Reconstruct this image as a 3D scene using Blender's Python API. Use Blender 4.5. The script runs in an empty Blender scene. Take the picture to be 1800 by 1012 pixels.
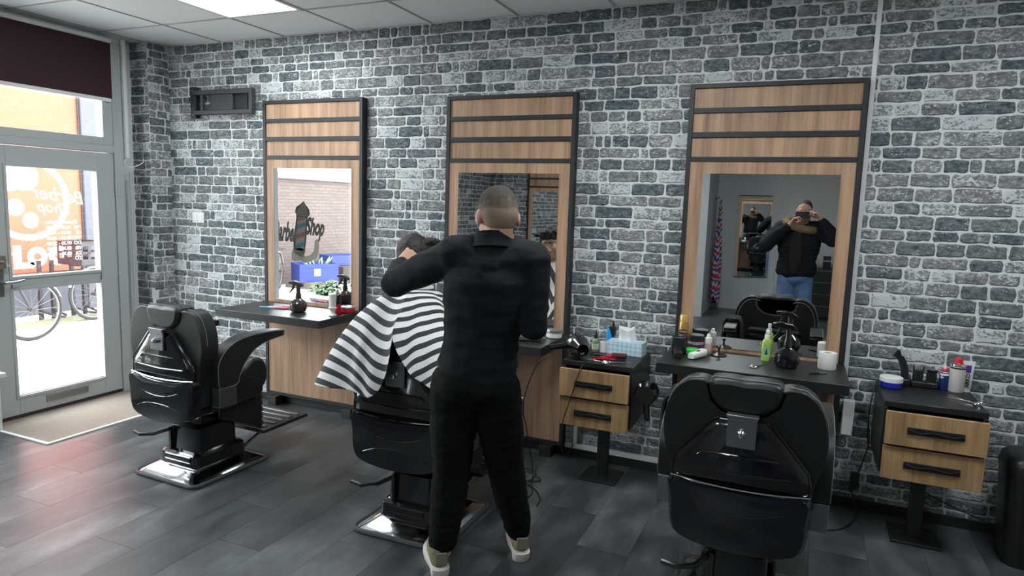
import bpy, bmesh, math, random
from mathutils import Vector, Matrix, noise
random.seed(7)
PI = math.pi
scene = bpy.context.scene
COL = scene.collection

# ------------------------------------------------------------------ camera, world, exposure
YAW, PITCH, ROLL, FPX = 0.408406, 0.124631, -0.031659, 1180.33
def cam_axes():
    f = Vector((-math.sin(YAW)*math.cos(PITCH), math.cos(YAW)*math.cos(PITCH), -math.sin(PITCH)))
    r = Vector((math.cos(YAW), math.sin(YAW), 0)); d = f.cross(r)
    return (math.cos(ROLL)*r + math.sin(ROLL)*d, -math.sin(ROLL)*r + math.cos(ROLL)*d, f)
RX_, DN_, FW_ = cam_axes()
EYE = Vector((0, 0, 1.6))
cd = bpy.data.cameras.new('camera'); cam = bpy.data.objects.new('camera', cd); COL.objects.link(cam)
cd.sensor_width = 36; cd.lens = FPX*36/1800; cd.clip_start = 0.01
m = Matrix((RX_, -DN_, -FW_)).transposed().to_4x4(); m.translation = EYE; cam.matrix_world = m
scene.camera = cam
w = bpy.data.worlds.new('overcast_sky'); scene.world = w; w.use_nodes = True
bg = w.node_tree.nodes['Background']; bg.inputs[0].default_value = (0.93, 0.97, 1.0, 1); bg.inputs[1].default_value = 13.0
vs = scene.view_settings; vs.view_transform = 'Standard'; vs.look = 'None'; vs.gamma = 1; vs.use_curve_mapping = False
vs.exposure = 0.35
PANEL = 24.0     # ceiling light panels

# ------------------------------------------------------------------ mesh helpers
class MB:
    def __init__(s): s.v = []; s.f = []
    def add(s, vs_, fs_):
        o = len(s.v); s.v += [tuple(p) for p in vs_]; s.f += [tuple(i+o for i in q) for q in fs_]; return s
    def box(s, a, b):
        x0, y0, z0 = [min(a[i], b[i]) for i in range(3)]; x1, y1, z1 = [max(a[i], b[i]) for i in range(3)]
        return s.add([(x0,y0,z0),(x1,y0,z0),(x1,y1,z0),(x0,y1,z0),(x0,y0,z1),(x1,y0,z1),(x1,y1,z1),(x0,y1,z1)],
                     [(0,3,2,1),(4,5,6,7),(0,1,5,4),(1,2,6,5),(2,3,7,6),(3,0,4,7)])
    def rings(s, rings, caps=True, closed=False):
        n = len(rings[0]); o = len(s.v); fs = []; vv = [p for r in rings for p in r]; m_ = len(rings)
        for i in range(m_ if closed else m_-1):
            a = i*n; b = ((i+1) % m_)*n
            for j in range(n):
                k = (j+1) % n; fs.append((a+j, a+k, b+k, b+j))
        if caps and not closed: fs.append(tuple(range(n-1, -1, -1))); fs.append(tuple((m_-1)*n+j for j in range(n)))
        return s.add(vv, fs)
    def lathe(s, prof, c=(0,0,0), n=24, axis='z', M=None, closed=False):
        R = []
        for r, z in prof:
            ring = []
            for j in range(n):
                a = 2*PI*j/n; p = Vector((max(r, 1e-4)*math.cos(a), max(r, 1e-4)*math.sin(a), z))
                if axis == 'y': p = Vector((p.x, p.z, -p.y))
                if axis == 'x': p = Vector((p.z, p.y, -p.x))
                if M is not None: p = M @ p
                ring.append(p + Vector(c))
            R.append(ring)
        return s.rings(R, closed=closed)
    def tube(s, pts, r, n=8, closed=False):
        pts = [Vector(p) for p in pts]; R = []; N = len(pts); up = Vector((0.13, 0.21, 0.97))
        rr = r if isinstance(r, (list, tuple)) else [r]*N
        for i, p in enumerate(pts):
            if closed: t = pts[(i+1) % N] - pts[i-1]
            else: t = pts[min(i+1, N-1)] - pts[max(i-1, 0)]
            t.normalize()
            if abs(t.dot(up)) > 0.95: up = Vector((1, 0.1, 0.05))
            u = t.cross(up).normalized(); v_ = t.cross(u).normalized(); up = -v_ if v_.dot(up) < 0 else v_
            R.append([p + rr[i]*(math.cos(2*PI*j/n)*u + math.sin(2*PI*j/n)*v_) for j in range(n)])
        return s.rings(R, closed=closed)
    def prism(s, outline, a, b, axis='x'):
        def P(u, v_, w_): return {'x': (w_, u, v_), 'y': (u, w_, v_), 'z': (u, v_, w_)}[axis]
        return s.rings([[P(u, v_, a) for u, v_ in outline], [P(u, v_, b) for u, v_ in outline]])
    def ball(s, c, r, n=16, m_=10):
        r = (r,)*3 if isinstance(r, (int, float)) else r
        R = []
        for i in range(m_+1):
            t = PI*i/m_; q = max(math.sin(t), 0.004)
            R.append([(c[0]+r[0]*q*math.cos(2*PI*j/n), c[1]+r[1]*q*math.sin(2*PI*j/n), c[2]-r[2]*math.cos(t)) for j in range(n)])
        return s.rings(R)
    def build(s, name, mat_, parent=None, bevel=0, seg=2, smooth=35, loc=None):
        me = bpy.data.meshes.new(name); me.from_pydata(s.v, [], s.f)
        bm = bmesh.new(); bm.from_mesh(me); bmesh.ops.recalc_face_normals(bm, faces=bm.faces); bm.to_mesh(me); bm.free()
        if smooth: me.shade_smooth(); me.set_sharp_from_angle(angle=math.radians(smooth))
        me.materials.append(mat_)
        o = bpy.data.objects.new(name, me); COL.objects.link(o)
        if bevel:
            b = o.modifiers.new('bevel', 'BEVEL'); b.width = bevel; b.segments = seg; b.limit_method = 'ANGLE'; b.angle_limit = math.radians(38)
            me.shade_smooth()
            try: b.harden_normals = False
            except Exception: pass
            me.set_sharp_from_angle(angle=math.radians(75))
        if parent is not None: o.parent = parent
        if loc is not None: o.location = loc
        return o

def rrect(w_, d, r, n=5, cx=0, cy=0):
    out = []
    for sx, sy, a0 in ((1,1,0),(-1,1,90),(-1,-1,180),(1,-1,270)):
        for k in range(n+1):
            a = math.radians(a0+90*k/n); out.append((cx+sx*(w_/2-r)+r*math.cos(a), cy+sy*(d/2-r)+r*math.sin(a)))
    return out
def crom(pts, n=6, closed=True):
    out = []; N = len(pts); P = [Vector(p) for p in pts]
    for i in range(N if closed else N-1):
        if closed: a, b, c, d = P[i-1], P[i], P[(i+1) % N], P[(i+2) % N]
        else: a, b, c, d = P[max(i-1,0)], P[i], P[i+1], P[min(i+2,N-1)]
        for k in range(n):
            t = k/n
            out.append(0.5*((2*b)+(c-a)*t+(2*a-5*b+4*c-d)*t*t+(3*b-a-3*c+d)*t**3))
    if not closed: out.append(P[-1])
    return [tuple(p) for p in out]
def tag(o, label=None, cat=None, group=None, kind=None):
    if label: o['label'] = label
    if cat: o['category'] = cat
    if group: o['group'] = group
    if kind: o['kind'] = kind
    return o
def thing(name, label, cat, loc=(0,0,0), rz=0, group=None):
    o = bpy.data.objects.new(name, None); COL.objects.link(o); o.empty_display_size = 0.1
    o.location = loc; o.rotation_euler = (0,0,rz); return tag(o, label, cat, group)
def copy_tree(o, parent=None):
    c = o.copy(); COL.objects.link(c); c.parent = parent
    for ch in list(o.children): copy_tree(ch, c)
    return c
def text(name, body, size, mat_, parent, M, extrude=0.0006, shear=0, align='CENTER', scale_x=1.0, bold=0.0, spacing=1.0):
    cu = bpy.data.curves.new(name, 'FONT'); cu.body = body; cu.size = size; cu.extrude = extrude; cu.shear = shear
    cu.align_x = align; cu.align_y = 'CENTER'; cu.offset = bold; cu.resolution_u = 3; cu.space_character = spacing
    t = bpy.data.objects.new(name, cu); COL.objects.link(t)
    dg = bpy.context.evaluated_depsgraph_get(); me = bpy.data.meshes.new_from_object(t.evaluated_get(dg))
    bpy.data.objects.remove(t)
    me.transform(Matrix.Scale(scale_x, 4, (1,0,0))); me.transform(M); me.materials.clear(); me.materials.append(mat_)
    o = bpy.data.objects.new(name, me); COL.objects.link(o); o.parent = parent
    return o
def face_matrix(origin, right, up):
    r = Vector(right).normalized(); u = Vector(up).normalized(); n = r.cross(u)
    M = Matrix((r, u, n)).transposed().to_4x4(); M.translation = Vector(origin); return M

# ------------------------------------------------------------------ materials
MATS = {}
def mat(name, col, rough=0.5, metal=0.0, bump=0, bscale=40, var=0, vscale=8, spec=None, coat=0, emit=0, alpha=None, sheen=0):
    if name in MATS: return MATS[name]
    m_ = bpy.data.materials.new(name); m_.use_nodes = True; nt = m_.node_tree; b = nt.nodes['Principled BSDF']
    b.inputs['Base Color'].default_value = (*col, 1); b.inputs['Roughness'].default_value = rough; b.inputs['Metallic'].default_value = metal
    if spec is not None: b.inputs['Specular IOR Level'].default_value = spec
    if coat: b.inputs['Coat Weight'].default_value = coat; b.inputs['Coat Roughness'].default_value = 0.05
    if sheen: b.inputs['Sheen Weight'].default_value = sheen
    if emit: b.inputs['Emission Color'].default_value = (*col, 1); b.inputs['Emission Strength'].default_value = emit
    if var or bump:
        tc = nt.nodes.new('ShaderNodeTexCoord')
    if var:
        n = nt.nodes.new('ShaderNodeTexNoise'); n.inputs['Scale'].default_value = vscale; n.inputs['Detail'].default_value = 5
        nt.links.new(tc.outputs['Object'], n.inputs['Vector'])
        mx = nt.nodes.new('ShaderNodeMix'); mx.data_type = 'RGBA'
        mx.inputs[6].default_value = (*[c*(1-var) for c in col], 1); mx.inputs[7].default_value = (*[min(1, c*(1+var)) for c in col], 1)
        nt.links.new(n.outputs['Fac'], mx.inputs[0]); nt.links.new(mx.outputs[2], b.inputs['Base Color'])
    if bump:
        n2 = nt.nodes.new('ShaderNodeTexNoise'); n2.inputs['Scale'].default_value = bscale; n2.inputs['Detail'].default_value = 4
        nt.links.new(tc.outputs['Object'], n2.inputs['Vector'])
        bp = nt.nodes.new('ShaderNodeBump'); bp.inputs['Strength'].default_value = bump; bp.inputs['Distance'].default_value = 0.01
        nt.links.new(n2.outputs['Fac'], bp.inputs['Height']); nt.links.new(bp.outputs[0], b.inputs['Normal'])
    MATS[name] = m_; return m_
def ramp(nt, stops):
    r = nt.nodes.new('ShaderNodeValToRGB'); e = r.color_ramp.elements
    while len(e) > 1: e.remove(e[-1])
    e[0].position = stops[0][0]; e[0].color = (*stops[0][1], 1)
    for p, c in stops[1:]:
        q = e.new(p); q.color = (*c, 1)
    return r
def noise_node(nt, vec, scale, detail=5, rough=0.55):
    n = nt.nodes.new('ShaderNodeTexNoise'); n.inputs['Scale'].default_value = scale; n.inputs['Detail'].default_value = detail
    n.inputs['Roughness'].default_value = rough; nt.links.new(vec, n.inputs['Vector']); return n
def mathn(nt, op, a, b=None, clamp=False):
    n = nt.nodes.new('ShaderNodeMath'); n.operation = op; n.use_clamp = clamp
    for i, q in enumerate((a, b)):
        if q is None: continue
        if isinstance(q, (int, float)): n.inputs[i].default_value = q
        else: nt.links.new(q, n.inputs[i])
    return n.outputs[0]
def mapping(nt, vec, sc):
    mp = nt.nodes.new('ShaderNodeMapping'); mp.inputs['Scale'].default_value = sc; nt.links.new(vec, mp.inputs['Vector']); return mp.outputs[0]
def base(name):
    m_ = bpy.data.materials.new(name); m_.use_nodes = True; nt = m_.node_tree; b = nt.nodes['Principled BSDF']; return m_, nt, b

def wood(name, light, dark, grain=(15, 15, 0.9), rough=0.5):
    m_, nt, b = base(name); tc = nt.nodes.new('ShaderNodeTexCoord'); oi = nt.nodes.new('ShaderNodeObjectInfo')
    ad = nt.nodes.new('ShaderNodeVectorMath'); ad.operation = 'ADD'
    cmb = nt.nodes.new('ShaderNodeCombineXYZ'); nt.links.new(mathn(nt, 'MULTIPLY', oi.outputs['Random'], 7.0), cmb.inputs[0])
    nt.links.new(tc.outputs['Object'], ad.inputs[0]); nt.links.new(cmb.outputs[0], ad.inputs[1])
    v = mapping(nt, ad.outputs[0], grain)
    n1 = noise_node(nt, v, 1.0, 6, 0.6); n2 = noise_node(nt, mapping(nt, ad.outputs[0], (grain[0]*5, grain[1]*5, grain[2]*3)), 1.0, 3, 0.6)
    f = mathn(nt, 'ADD', mathn(nt, 'MULTIPLY', n1.outputs['Fac'], 0.7), mathn(nt, 'MULTIPLY', n2.outputs['Fac'], 0.3))
    mid = tuple((a+c)/2 for a, c in zip(light, dark))
    r = ramp(nt, [(0.32, dark), (0.45, mid), (0.58, light), (0.72, tuple(min(1, c*1.12) for c in light))]); nt.links.new(f, r.inputs[0])
    nt.links.new(r.outputs[0], b.inputs['Base Color']); b.inputs['Roughness'].default_value = rough
    return m_
def brick_mat(name, whitewash=0.5):
    m_, nt, b = base(name); g = nt.nodes.new('ShaderNodeNewGeometry'); oi = nt.nodes.new('ShaderNodeObjectInfo')
    rnd = mathn(nt, 'FRACT', mathn(nt, 'ADD', mathn(nt, 'MULTIPLY', oi.outputs['Random'], 3.7), mathn(nt, 'MULTIPLY', g.outputs['Random Per Island'], 5.3)))
    pos = g.outputs['Position']
    n1 = noise_node(nt, mapping(nt, pos, (22, 22, 40)), 1.0, 6, 0.68); n2 = noise_node(nt, mapping(nt, pos, (70, 70, 110)), 1.0, 4, 0.7)
    n3 = noise_node(nt, mapping(nt, pos, (9, 9, 16)), 1.0, 3, 0.6)
    f = mathn(nt, 'ADD', mathn(nt, 'MULTIPLY', n1.outputs['Fac'], 0.62), mathn(nt, 'MULTIPLY', n2.outputs['Fac'], 0.38))
    f = mathn(nt, 'ADD', f, mathn(nt, 'MULTIPLY', mathn(nt, 'SUBTRACT', rnd, 0.5), 0.16))
    r = ramp(nt, [(0.29, (0.03, 0.034, 0.037)), (0.39, (0.085, 0.093, 0.098)), (0.49, (0.155, 0.166, 0.172)), (0.59, (0.26, 0.272, 0.278)), (0.70, (0.46, 0.475, 0.48))])
    nt.links.new(f, r.inputs[0])
    hue = nt.nodes.new('ShaderNodeMix'); hue.data_type = 'RGBA'; hue.blend_type = 'MULTIPLY'
    tint = ramp(nt, [(0.0, (0.8, 0.93, 0.98)), (0.35, (1.0, 1.0, 1.0)), (0.7, (1.06, 1.0, 0.97)), (1.0, (0.9, 0.97, 1.0))]); nt.links.new(rnd, tint.inputs[0])
    hue.inputs[0].default_value = 1; nt.links.new(r.outputs[0], hue.inputs[6]); nt.links.new(tint.outputs[0], hue.inputs[7])
    ww = mathn(nt, 'GREATER_THAN', mathn(nt, 'ADD', n2.outputs['Fac'], mathn(nt, 'MULTIPLY', n3.outputs['Fac'], 0.55)), mathn(nt, 'SUBTRACT', 0.93, mathn(nt, 'MULTIPLY', mathn(nt, 'POWER', rnd, 3.0), 0.22)))
    mx = nt.nodes.new('ShaderNodeMix'); mx.data_type = 'RGBA'; nt.links.new(ww, mx.inputs[0]); nt.links.new(hue.outputs[2], mx.inputs[6]); mx.inputs[7].default_value = (0.5, 0.52, 0.53, 1)
    nt.links.new(mx.outputs[2], b.inputs['Base Color']); b.inputs['Roughness'].default_value = 0.8; b.inputs['Specular IOR Level'].default_value = 0.25
    bp = nt.nodes.new('ShaderNodeBump'); bp.inputs['Strength'].default_value = 0.35; bp.inputs['Distance'].default_value = 0.004
    nt.links.new(f, bp.inputs['Height']); nt.links.new(bp.outputs[0], b.inputs['Normal'])
    return m_
def plank_mat():
    m_, nt, b = base('slate_vinyl'); g = nt.nodes.new('ShaderNodeNewGeometry'); oi = nt.nodes.new('ShaderNodeObjectInfo'); pos = g.outputs['Position']
    rnd = mathn(nt, 'FRACT', mathn(nt, 'ADD', oi.outputs['Random'], mathn(nt, 'MULTIPLY', g.outputs['Random Per Island'], 3.3)))
    cm = nt.nodes.new('ShaderNodeCombineXYZ'); nt.links.new(mathn(nt, 'MULTIPLY', rnd, 31.0), cm.inputs[0]); nt.links.new(mathn(nt, 'MULTIPLY', rnd, 17.0), cm.inputs[1])
    ad = nt.nodes.new('ShaderNodeVectorMath'); ad.operation = 'ADD'; nt.links.new(pos, ad.inputs[0]); nt.links.new(cm.outputs[0], ad.inputs[1])
    n1 = noise_node(nt, mapping(nt, ad.outputs[0], (5, 2.2, 1)), 1.0, 7, 0.62)
    f = mathn(nt, 'ADD', n1.outputs['Fac'], mathn(nt, 'MULTIPLY', mathn(nt, 'SUBTRACT', rnd, 0.5), 0.14))
    r = ramp(nt, [(0.3, (0.028, 0.032, 0.034)), (0.48, (0.058, 0.064, 0.067)), (0.6, (0.092, 0.10, 0.103)), (0.75, (0.17, 0.18, 0.183))]); nt.links.new(f, r.inputs[0])
    nt.links.new(r.outputs[0], b.inputs['Base Color'])
    rr = mathn(nt, 'ADD', mathn(nt, 'MULTIPLY', n1.outputs['Fac'], 0.2), 0.27); nt.links.new(rr, b.inputs['Roughness'])
    return m_
def stripe_mat(name, c0, c1, period, duty=0.5):
    m_, nt, b = base(name); uv = nt.nodes.new('ShaderNodeUVMap'); sp = nt.nodes.new('ShaderNodeSeparateXYZ'); nt.links.new(uv.outputs[0], sp.inputs[0])
    f = mathn(nt, 'GREATER_THAN', mathn(nt, 'FRACT', mathn(nt, 'MULTIPLY', sp.outputs[0], 1/period)), duty)
    mx = nt.nodes.new('ShaderNodeMix'); mx.data_type = 'RGBA'; nt.links.new(f, mx.inputs[0]); mx.inputs[6].default_value = (*c0, 1); mx.inputs[7].default_value = (*c1, 1)
    nt.links.new(mx.outputs[2], b.inputs['Base Color']); b.inputs['Roughness'].default_value = 0.75
    return m_
def glass_mat(name='pane_glass', tint=(0.95, 0.97, 0.97), refl=0.05):
    m_ = bpy.data.materials.new(name); m_.use_nodes = True; nt = m_.node_tree; nt.nodes.clear()
    out = nt.nodes.new('ShaderNodeOutputMaterial'); tr = nt.nodes.new('ShaderNodeBsdfTransparent'); tr.inputs[0].default_value = (*tint, 1)
    gl = nt.nodes.new('ShaderNodeBsdfGlossy'); gl.inputs['Roughness'].default_value = 0.01; mx = nt.nodes.new('ShaderNodeMixShader'); mx.inputs[0].default_value = refl
    nt.links.new(tr.outputs[0], mx.inputs[1]); nt.links.new(gl.outputs[0], mx.inputs[2]); nt.links.new(mx.outputs[0], out.inputs[0]); return m_

WOOD = wood('oak_laminate', (0.43, 0.265, 0.165), (0.165, 0.096, 0.058))
WOOD2 = wood('oak_drawer', (0.40, 0.25, 0.12), (0.2, 0.115, 0.05), grain=(26, 26, 2.0))
BRICK = brick_mat('printed_brick'); PLANK = plank_mat()
MORTAR = mat('printed_mortar', (0.60, 0.615, 0.625), 0.85, var=0.2, vscale=60)
BLACKL = mat('black_laminate', (0.012, 0.0125, 0.0135), 0.38)
BLACKF = mat('black_frame', (0.014, 0.0145, 0.016), 0.5)
LEATHER = mat('black_leather', (0.011, 0.0115, 0.0125), 0.4, bump=0.12, bscale=260)
GLOSS = mat('gloss_black', (0.006, 0.006, 0.0075), 0.14, coat=0.5)
CHROME = mat('chrome', (0.78, 0.79, 0.8), 0.1, 1.0)
STEEL = mat('brushed_steel', (0.27, 0.28, 0.29), 0.38, 1.0)
RUBBER = mat('grey_rubber', (0.06, 0.062, 0.065), 0.7)
STITCH = mat('seam_thread', (0.22, 0.225, 0.23), 0.7)
MIRROR = mat('mirror_glass', (0.9, 0.915, 0.91), 0.0, 1.0)
WHITEP = mat('white_paint', (0.62, 0.64, 0.63), 0.45)
DOORP = mat('grey_white_paint', (0.40, 0.425, 0.42), 0.45)
GREYW = mat('pale_grey_plaster', (0.46, 0.49, 0.49), 0.7, var=0.04, vscale=4)
WPLAST = mat('white_plastic', (0.72, 0.73, 0.72), 0.4)
BPLAST = mat('black_plastic', (0.012, 0.012, 0.013), 0.35)
CABLE = mat('black_cable', (0.01, 0.01, 0.011), 0.5)
GLASS = glass_mat()
TILE = mat('ceiling_tile', (0.78, 0.79, 0.80), 0.85, bump=0.1, bscale=180)
BLUE = mat('blue_plastic', (0.03, 0.1, 0.55), 0.4)
RED = mat('red_plastic', (0.55, 0.015, 0.03), 0.35)

# ------------------------------------------------------------------ the room
XL, YB, ZC = -4.93, 4.0, 2.763
XR, YF, YG = 2.6, -2.45, -3.6
PIERX, PIERY = -4.81, 3.81
def structure(name, mb, m_, bevel=0): return tag(mb.build(name, m_, bevel=bevel, smooth=0), kind='structure')
wall_back = structure('wall_back', MB().box((-5.4, YB, -0.05), (XR+0.2, YB+0.15, ZC+0.1)), MORTAR)
wall_pier = structure('wall_pier', MB().box((-5.4, PIERY, -0.05), (PIERX, YB, ZC+0.1)), MORTAR)
tag(wall_back, 'wall papered in grey and black printed bricks behind the three mirror stations')
tag(wall_pier, 'narrow brick-papered pier between the glazed door and the mirror wall')
# left wall: solid parts around the glazing
lw = MB().box((-5.13, 3.66, -0.05), (-5.0, PIERY, ZC)).box((-5.0, YF-0.1, -0.05), (XL, 1.19, ZC+0.1)).box((-5.13, 1.19, -0.05), (XL, 2.60, 0.385)).box((-5.13, 1.19, 2.72), (XL, 3.7, ZC+0.1))
wall_left = structure('wall_left', lw, MORTAR)
wall_front = structure('wall_front', MB().box((-5.13, YF-0.12, -0.05), (-1.36, YF, ZC+0.1)), MORTAR)
wall_niche = structure('wall_niche', MB().box((-1.48, YG-0.1, -0.05), (-1.36, YF-0.12, ZC+0.1)).box((-1.79, YF-0.13, 0), (-1.350, YF+0.008, ZC)), GREYW)
wall_rear = structure('wall_rear', MB().box((-1.48, YG-0.12, -0.05), (XR+0.2, YG, ZC+0.1)), GREYW)
tag(MB().box((-0.425, YG, 0), (-0.405, YG+0.012, ZC)).build('trim_2', GREYW), kind='structure')
wall_right = structure('wall_right', MB().box((XR, YG-0.1, -0.05), (XR+0.15, YB+0.1, ZC+0.1)), GREYW)

# bricks
def brick_mesh(L, Hh, seed, th=0.0045):
    rs = random.Random(seed); n = 4; j = 0.0038; pts = []; c = min(0.008, L*0.2); hl, hh = L/2, Hh/2
    def J(k=1): return rs.uniform(-j, j)*k
    base_ = [(-hl, -hh+c), (-hl+c, -hh)]+[(-hl+c+(L-2*c)*k/n, -hh) for k in range(1, n)]+[(hl-c, -hh), (hl, -hh+c), (hl, 0), (hl, hh-c), (hl-c, hh)]+[(hl-c-(L-2*c)*k/n, hh) for k in range(1, n)]+[(-hl+c, hh), (-hl, hh-c), (-hl, 0)]
    pts = [(x+J(), y+J()) for x, y in base_]
    inner = [(x*(1-0.012/L), y*(1-0.012/Hh)) for x, y in pts]
    N = len(pts); v = [(x, 0, y) for x, y in pts] + [(x, -th*rs.uniform(0.8, 1.15), y) for x, y in inner] + [(0, -th*1.1, 0)]
    f = [(a, (a+1) % N, N+(a+1) % N, N+a) for a in range(N)] + [(N+a, N+(a+1) % N, 2*N) for a in range(N)]
    return v, f
COURSE = 0.0662
def courses(u0, u1, seed, z1=ZC):
    rs = random.Random(seed); out = []; z = 0.02; k = 0
    while z < z1-0.01:
        h = COURSE*rs.choice((0.86, 0.95, 1.0, 1.0, 1.08, 1.14)); u = u0-rs.uniform(0, 0.15); hh = min(h, z1-z)
        while u < u1:
            L = rs.choice((0.10, 0.115, 0.13, 0.14, 0.155, 0.17, 0.205, 0.24, 0.055))*rs.uniform(0.93, 1.07)
            a, b = max(u+0.005, u0), min(u+L-0.005, u1)
            if b-a > 0.03 and hh > 0.03: out.append(((a+b)/2, z+hh/2, b-a, hh-0.0088))
            u += L
        z += h
    return out
def project(p):
    d = Vector(p)-EYE; q = d.dot(FW_)
    if q <= 0.05: return None
    return (900+FPX*d.dot(RX_)/q, 506+FPX*d.dot(DN_)/q, q)
def lay_bricks(wall, cs, to3, rz, chosen):
    """chosen: indices built as single bricks; the others joined into one stuff part"""
    rest = MB()
    for i, (u, z, L, h) in enumerate(cs):
        v, f = brick_mesh(L, h, i*13+7); p = Vector(to3(u, z))
        if i in chosen:
            me = bpy.data.meshes.new('brick'); me.from_pydata(v, [], f); me.materials.append(BRICK)
            o = bpy.data.objects.new('brick', me); COL.objects.link(o); o.parent = wall; o.location = p; o.rotation_euler = (0, 0, rz)
        else:
            R = Matrix.Rotation(rz, 3, 'Z'); rest.add([R @ Vector(q)+p for q in v], f)
    if rest.f:
        tag(rest.build('bricks', BRICK, wall, smooth=0), kind='stuff')
UNITS = [(-3.775, -2.875, 2.30), (-2.21, -1.32, 2.28), (-0.655, 0.24, 2.295)]
cs = courses(PIERX, XR, 3); sc = []
for i, (u, z, L, h) in enumerate(cs):
    p = project((u, YB, z))
    if p and -20 < p[0] < 1820 and -10 < p[1] < 1022 and not any(a-L/2 < u < b+L/2 and z < t for a, b, t in UNITS):
        sc.append((FPX*L/p[2]*h/p[2], i))
sc.sort(reverse=True)
lay_bricks(wall_back, cs, lambda u, z: (u, YB-0.0005, z), 0, {i for _, i in sc[:300]})
cp = courses(-5.2, PIERX, 11)
lay_bricks(wall_pier, cp, lambda u, z: (u, PIERY-0.0005, z), 0, {i for i, c in enumerate(cp) if c[0] > -5.12})
cp2 = courses(PIERY, YB, 12); n0 = len(cp2)
lay_bricks(wall_pier, cp2, lambda u, z: (PIERX+0.0005, u, z), PI/2, set(range(n0)))
cl = courses(YF, 1.17, 21)
lay_bricks(wall_left, cl, lambda u, z: (XL+0.0005, u, z), PI/2, {i for i, c in enumerate(cl) if c[0] < -1.2 and 1.0 < c[1] < 2.2})
cf = courses(XL, -1.80, 22)
lay_bricks(wall_front, cf, lambda u, z: (u, YF+0.0005, z), PI, {i for i, c in enumerate(cf) if -4.93 < c[0] < -3.9 and 1.1 < c[1] < 2.2})

# floor: subfloor and vinyl planks
floor = structure('floor', MB().box((-5.13, YG-0.1, -0.06), (XR+0.15, YB+0.1, -0.004)), mat('seam_dark', (0.012, 0.013, 0.014), 0.6))
PW, PL = 0.254, 0.92
rest = MB(); shared = {}
x = XL-0.02; kx = 0
while x < XR:
    y = YG - (kx*0.37 % 1.0)*PL
    while y < YB:
        y0, y1 = max(y, YG), min(y+PL, YB); x1 = min(x+PW, XR)
        if y1-y0 > 0.02:
            if y1 > 1.0 and x1 < 1.6:
                key = (round(x1-x, 3), round(y1-y0, 3))
                if key not in shared:
                    mb = MB().box((0.0007, 0.0007, -0.004), (x1-x-0.0007, y1-y0-0.0007, 0)); me = bpy.data.meshes.new('plank'); me.from_pydata(mb.v, [], mb.f); me.materials.append(PLANK); shared[key] = me
                o = bpy.data.objects.new('plank', shared[key]); COL.objects.link(o); o.parent = floor; o.location = (x, y0, 0)
            else: rest.box((x+0.0007, y0+0.0007, -0.004), (x1-0.0007, y1-0.0007, 0))
        y += PL
    x += PW; kx += 1
tag(rest.build('planks', PLANK, floor, smooth=0), kind='stuff')
# baseboard and white cable trunking along the mirror wall
tag(MB().box((PIERX, YB-0.016, 0), (XR, YB, 0.055)).build('baseboard_back', BLACKF, bevel=0.003), kind='structure')
tag(MB().box((-2.86, YB-0.022, 0.057), (-2.22, YB, 0.085)).box((-1.315, YB-0.024, 0.057), (-0.66, YB, 0.088)).box((-1.262, YB-0.024, 0.088), (-1.236, YB, 0.43)).build('trim_3', WPLAST, bevel=0.002), kind='structure')
tag(MB().box((0.245, YB-0.014, 0.62), (0.268, YB, ZC)).build('trim_1', WPLAST, bevel=0.002), 'thin white vertical trim strip beside the right mirror station', kind='structure')

# ceiling: grid, tiles, light panels
T = 0.622; GX0, GY0 = -3.616, 3.49
ceiling = structure('ceiling', MB().box((-5.13, YG-0.1, ZC+0.03), (XR+0.15, YB+0.1, ZC+0.1)), TILE)
grid = MB(); tilem = {}
xs = sorted({round(GX0+k*T, 4) for k in range(-3, 11)}); ys = sorted({round(GY0-k*T, 4) for k in range(-1, 12)})
for xv in xs:
    if -5.1 < xv < XR: grid.box((xv-0.006, YG, ZC-0.001), (xv+0.006, YB, ZC+0.02))
for yv in ys:
    if YG < yv < YB: grid.box((-5.1, yv-0.006, ZC-0.001), (XR, yv+0.006, ZC+0.02))
grid.build('ceiling_grid', mat('grid_grey', (0.42, 0.43, 0.44), 0.6), ceiling, smooth=0)
PANELS = {(0, 0), (4, 1), (7, 1), (4, 6), (1, 6)}  # unseen panel above the right cabinet is added to brighten the right wall
def edges(vals, lo, hi):
    v = [lo]+[q for q in vals if lo < q < hi]+[hi]; return list(zip(v[:-1], v[1:]))
LIGHTM = bpy.data.materials.new('light_diffuser'); LIGHTM.use_nodes = True
_b = LIGHTM.node_tree.nodes['Principled BSDF']; _b.inputs['Base Color'].default_value = (0.9, 0.9, 0.9, 1); _b.inputs['Emission Color'].default_value = (0.92, 0.985, 1, 1); _b.inputs['Emission Strength'].default_value = PANEL
plabels = {(0,0): 'glowing square ceiling light panel in view above the left mirror station', (4,1): 'square ceiling light panel above the barber, out of view', (7,1): 'square ceiling light panel added above the right cabinet to brighten the wall, out of view',
           (4,6): 'square ceiling light panel over the pale grey rear wall niche', (1,6): 'square ceiling light panel near the brick front wall'}
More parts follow.
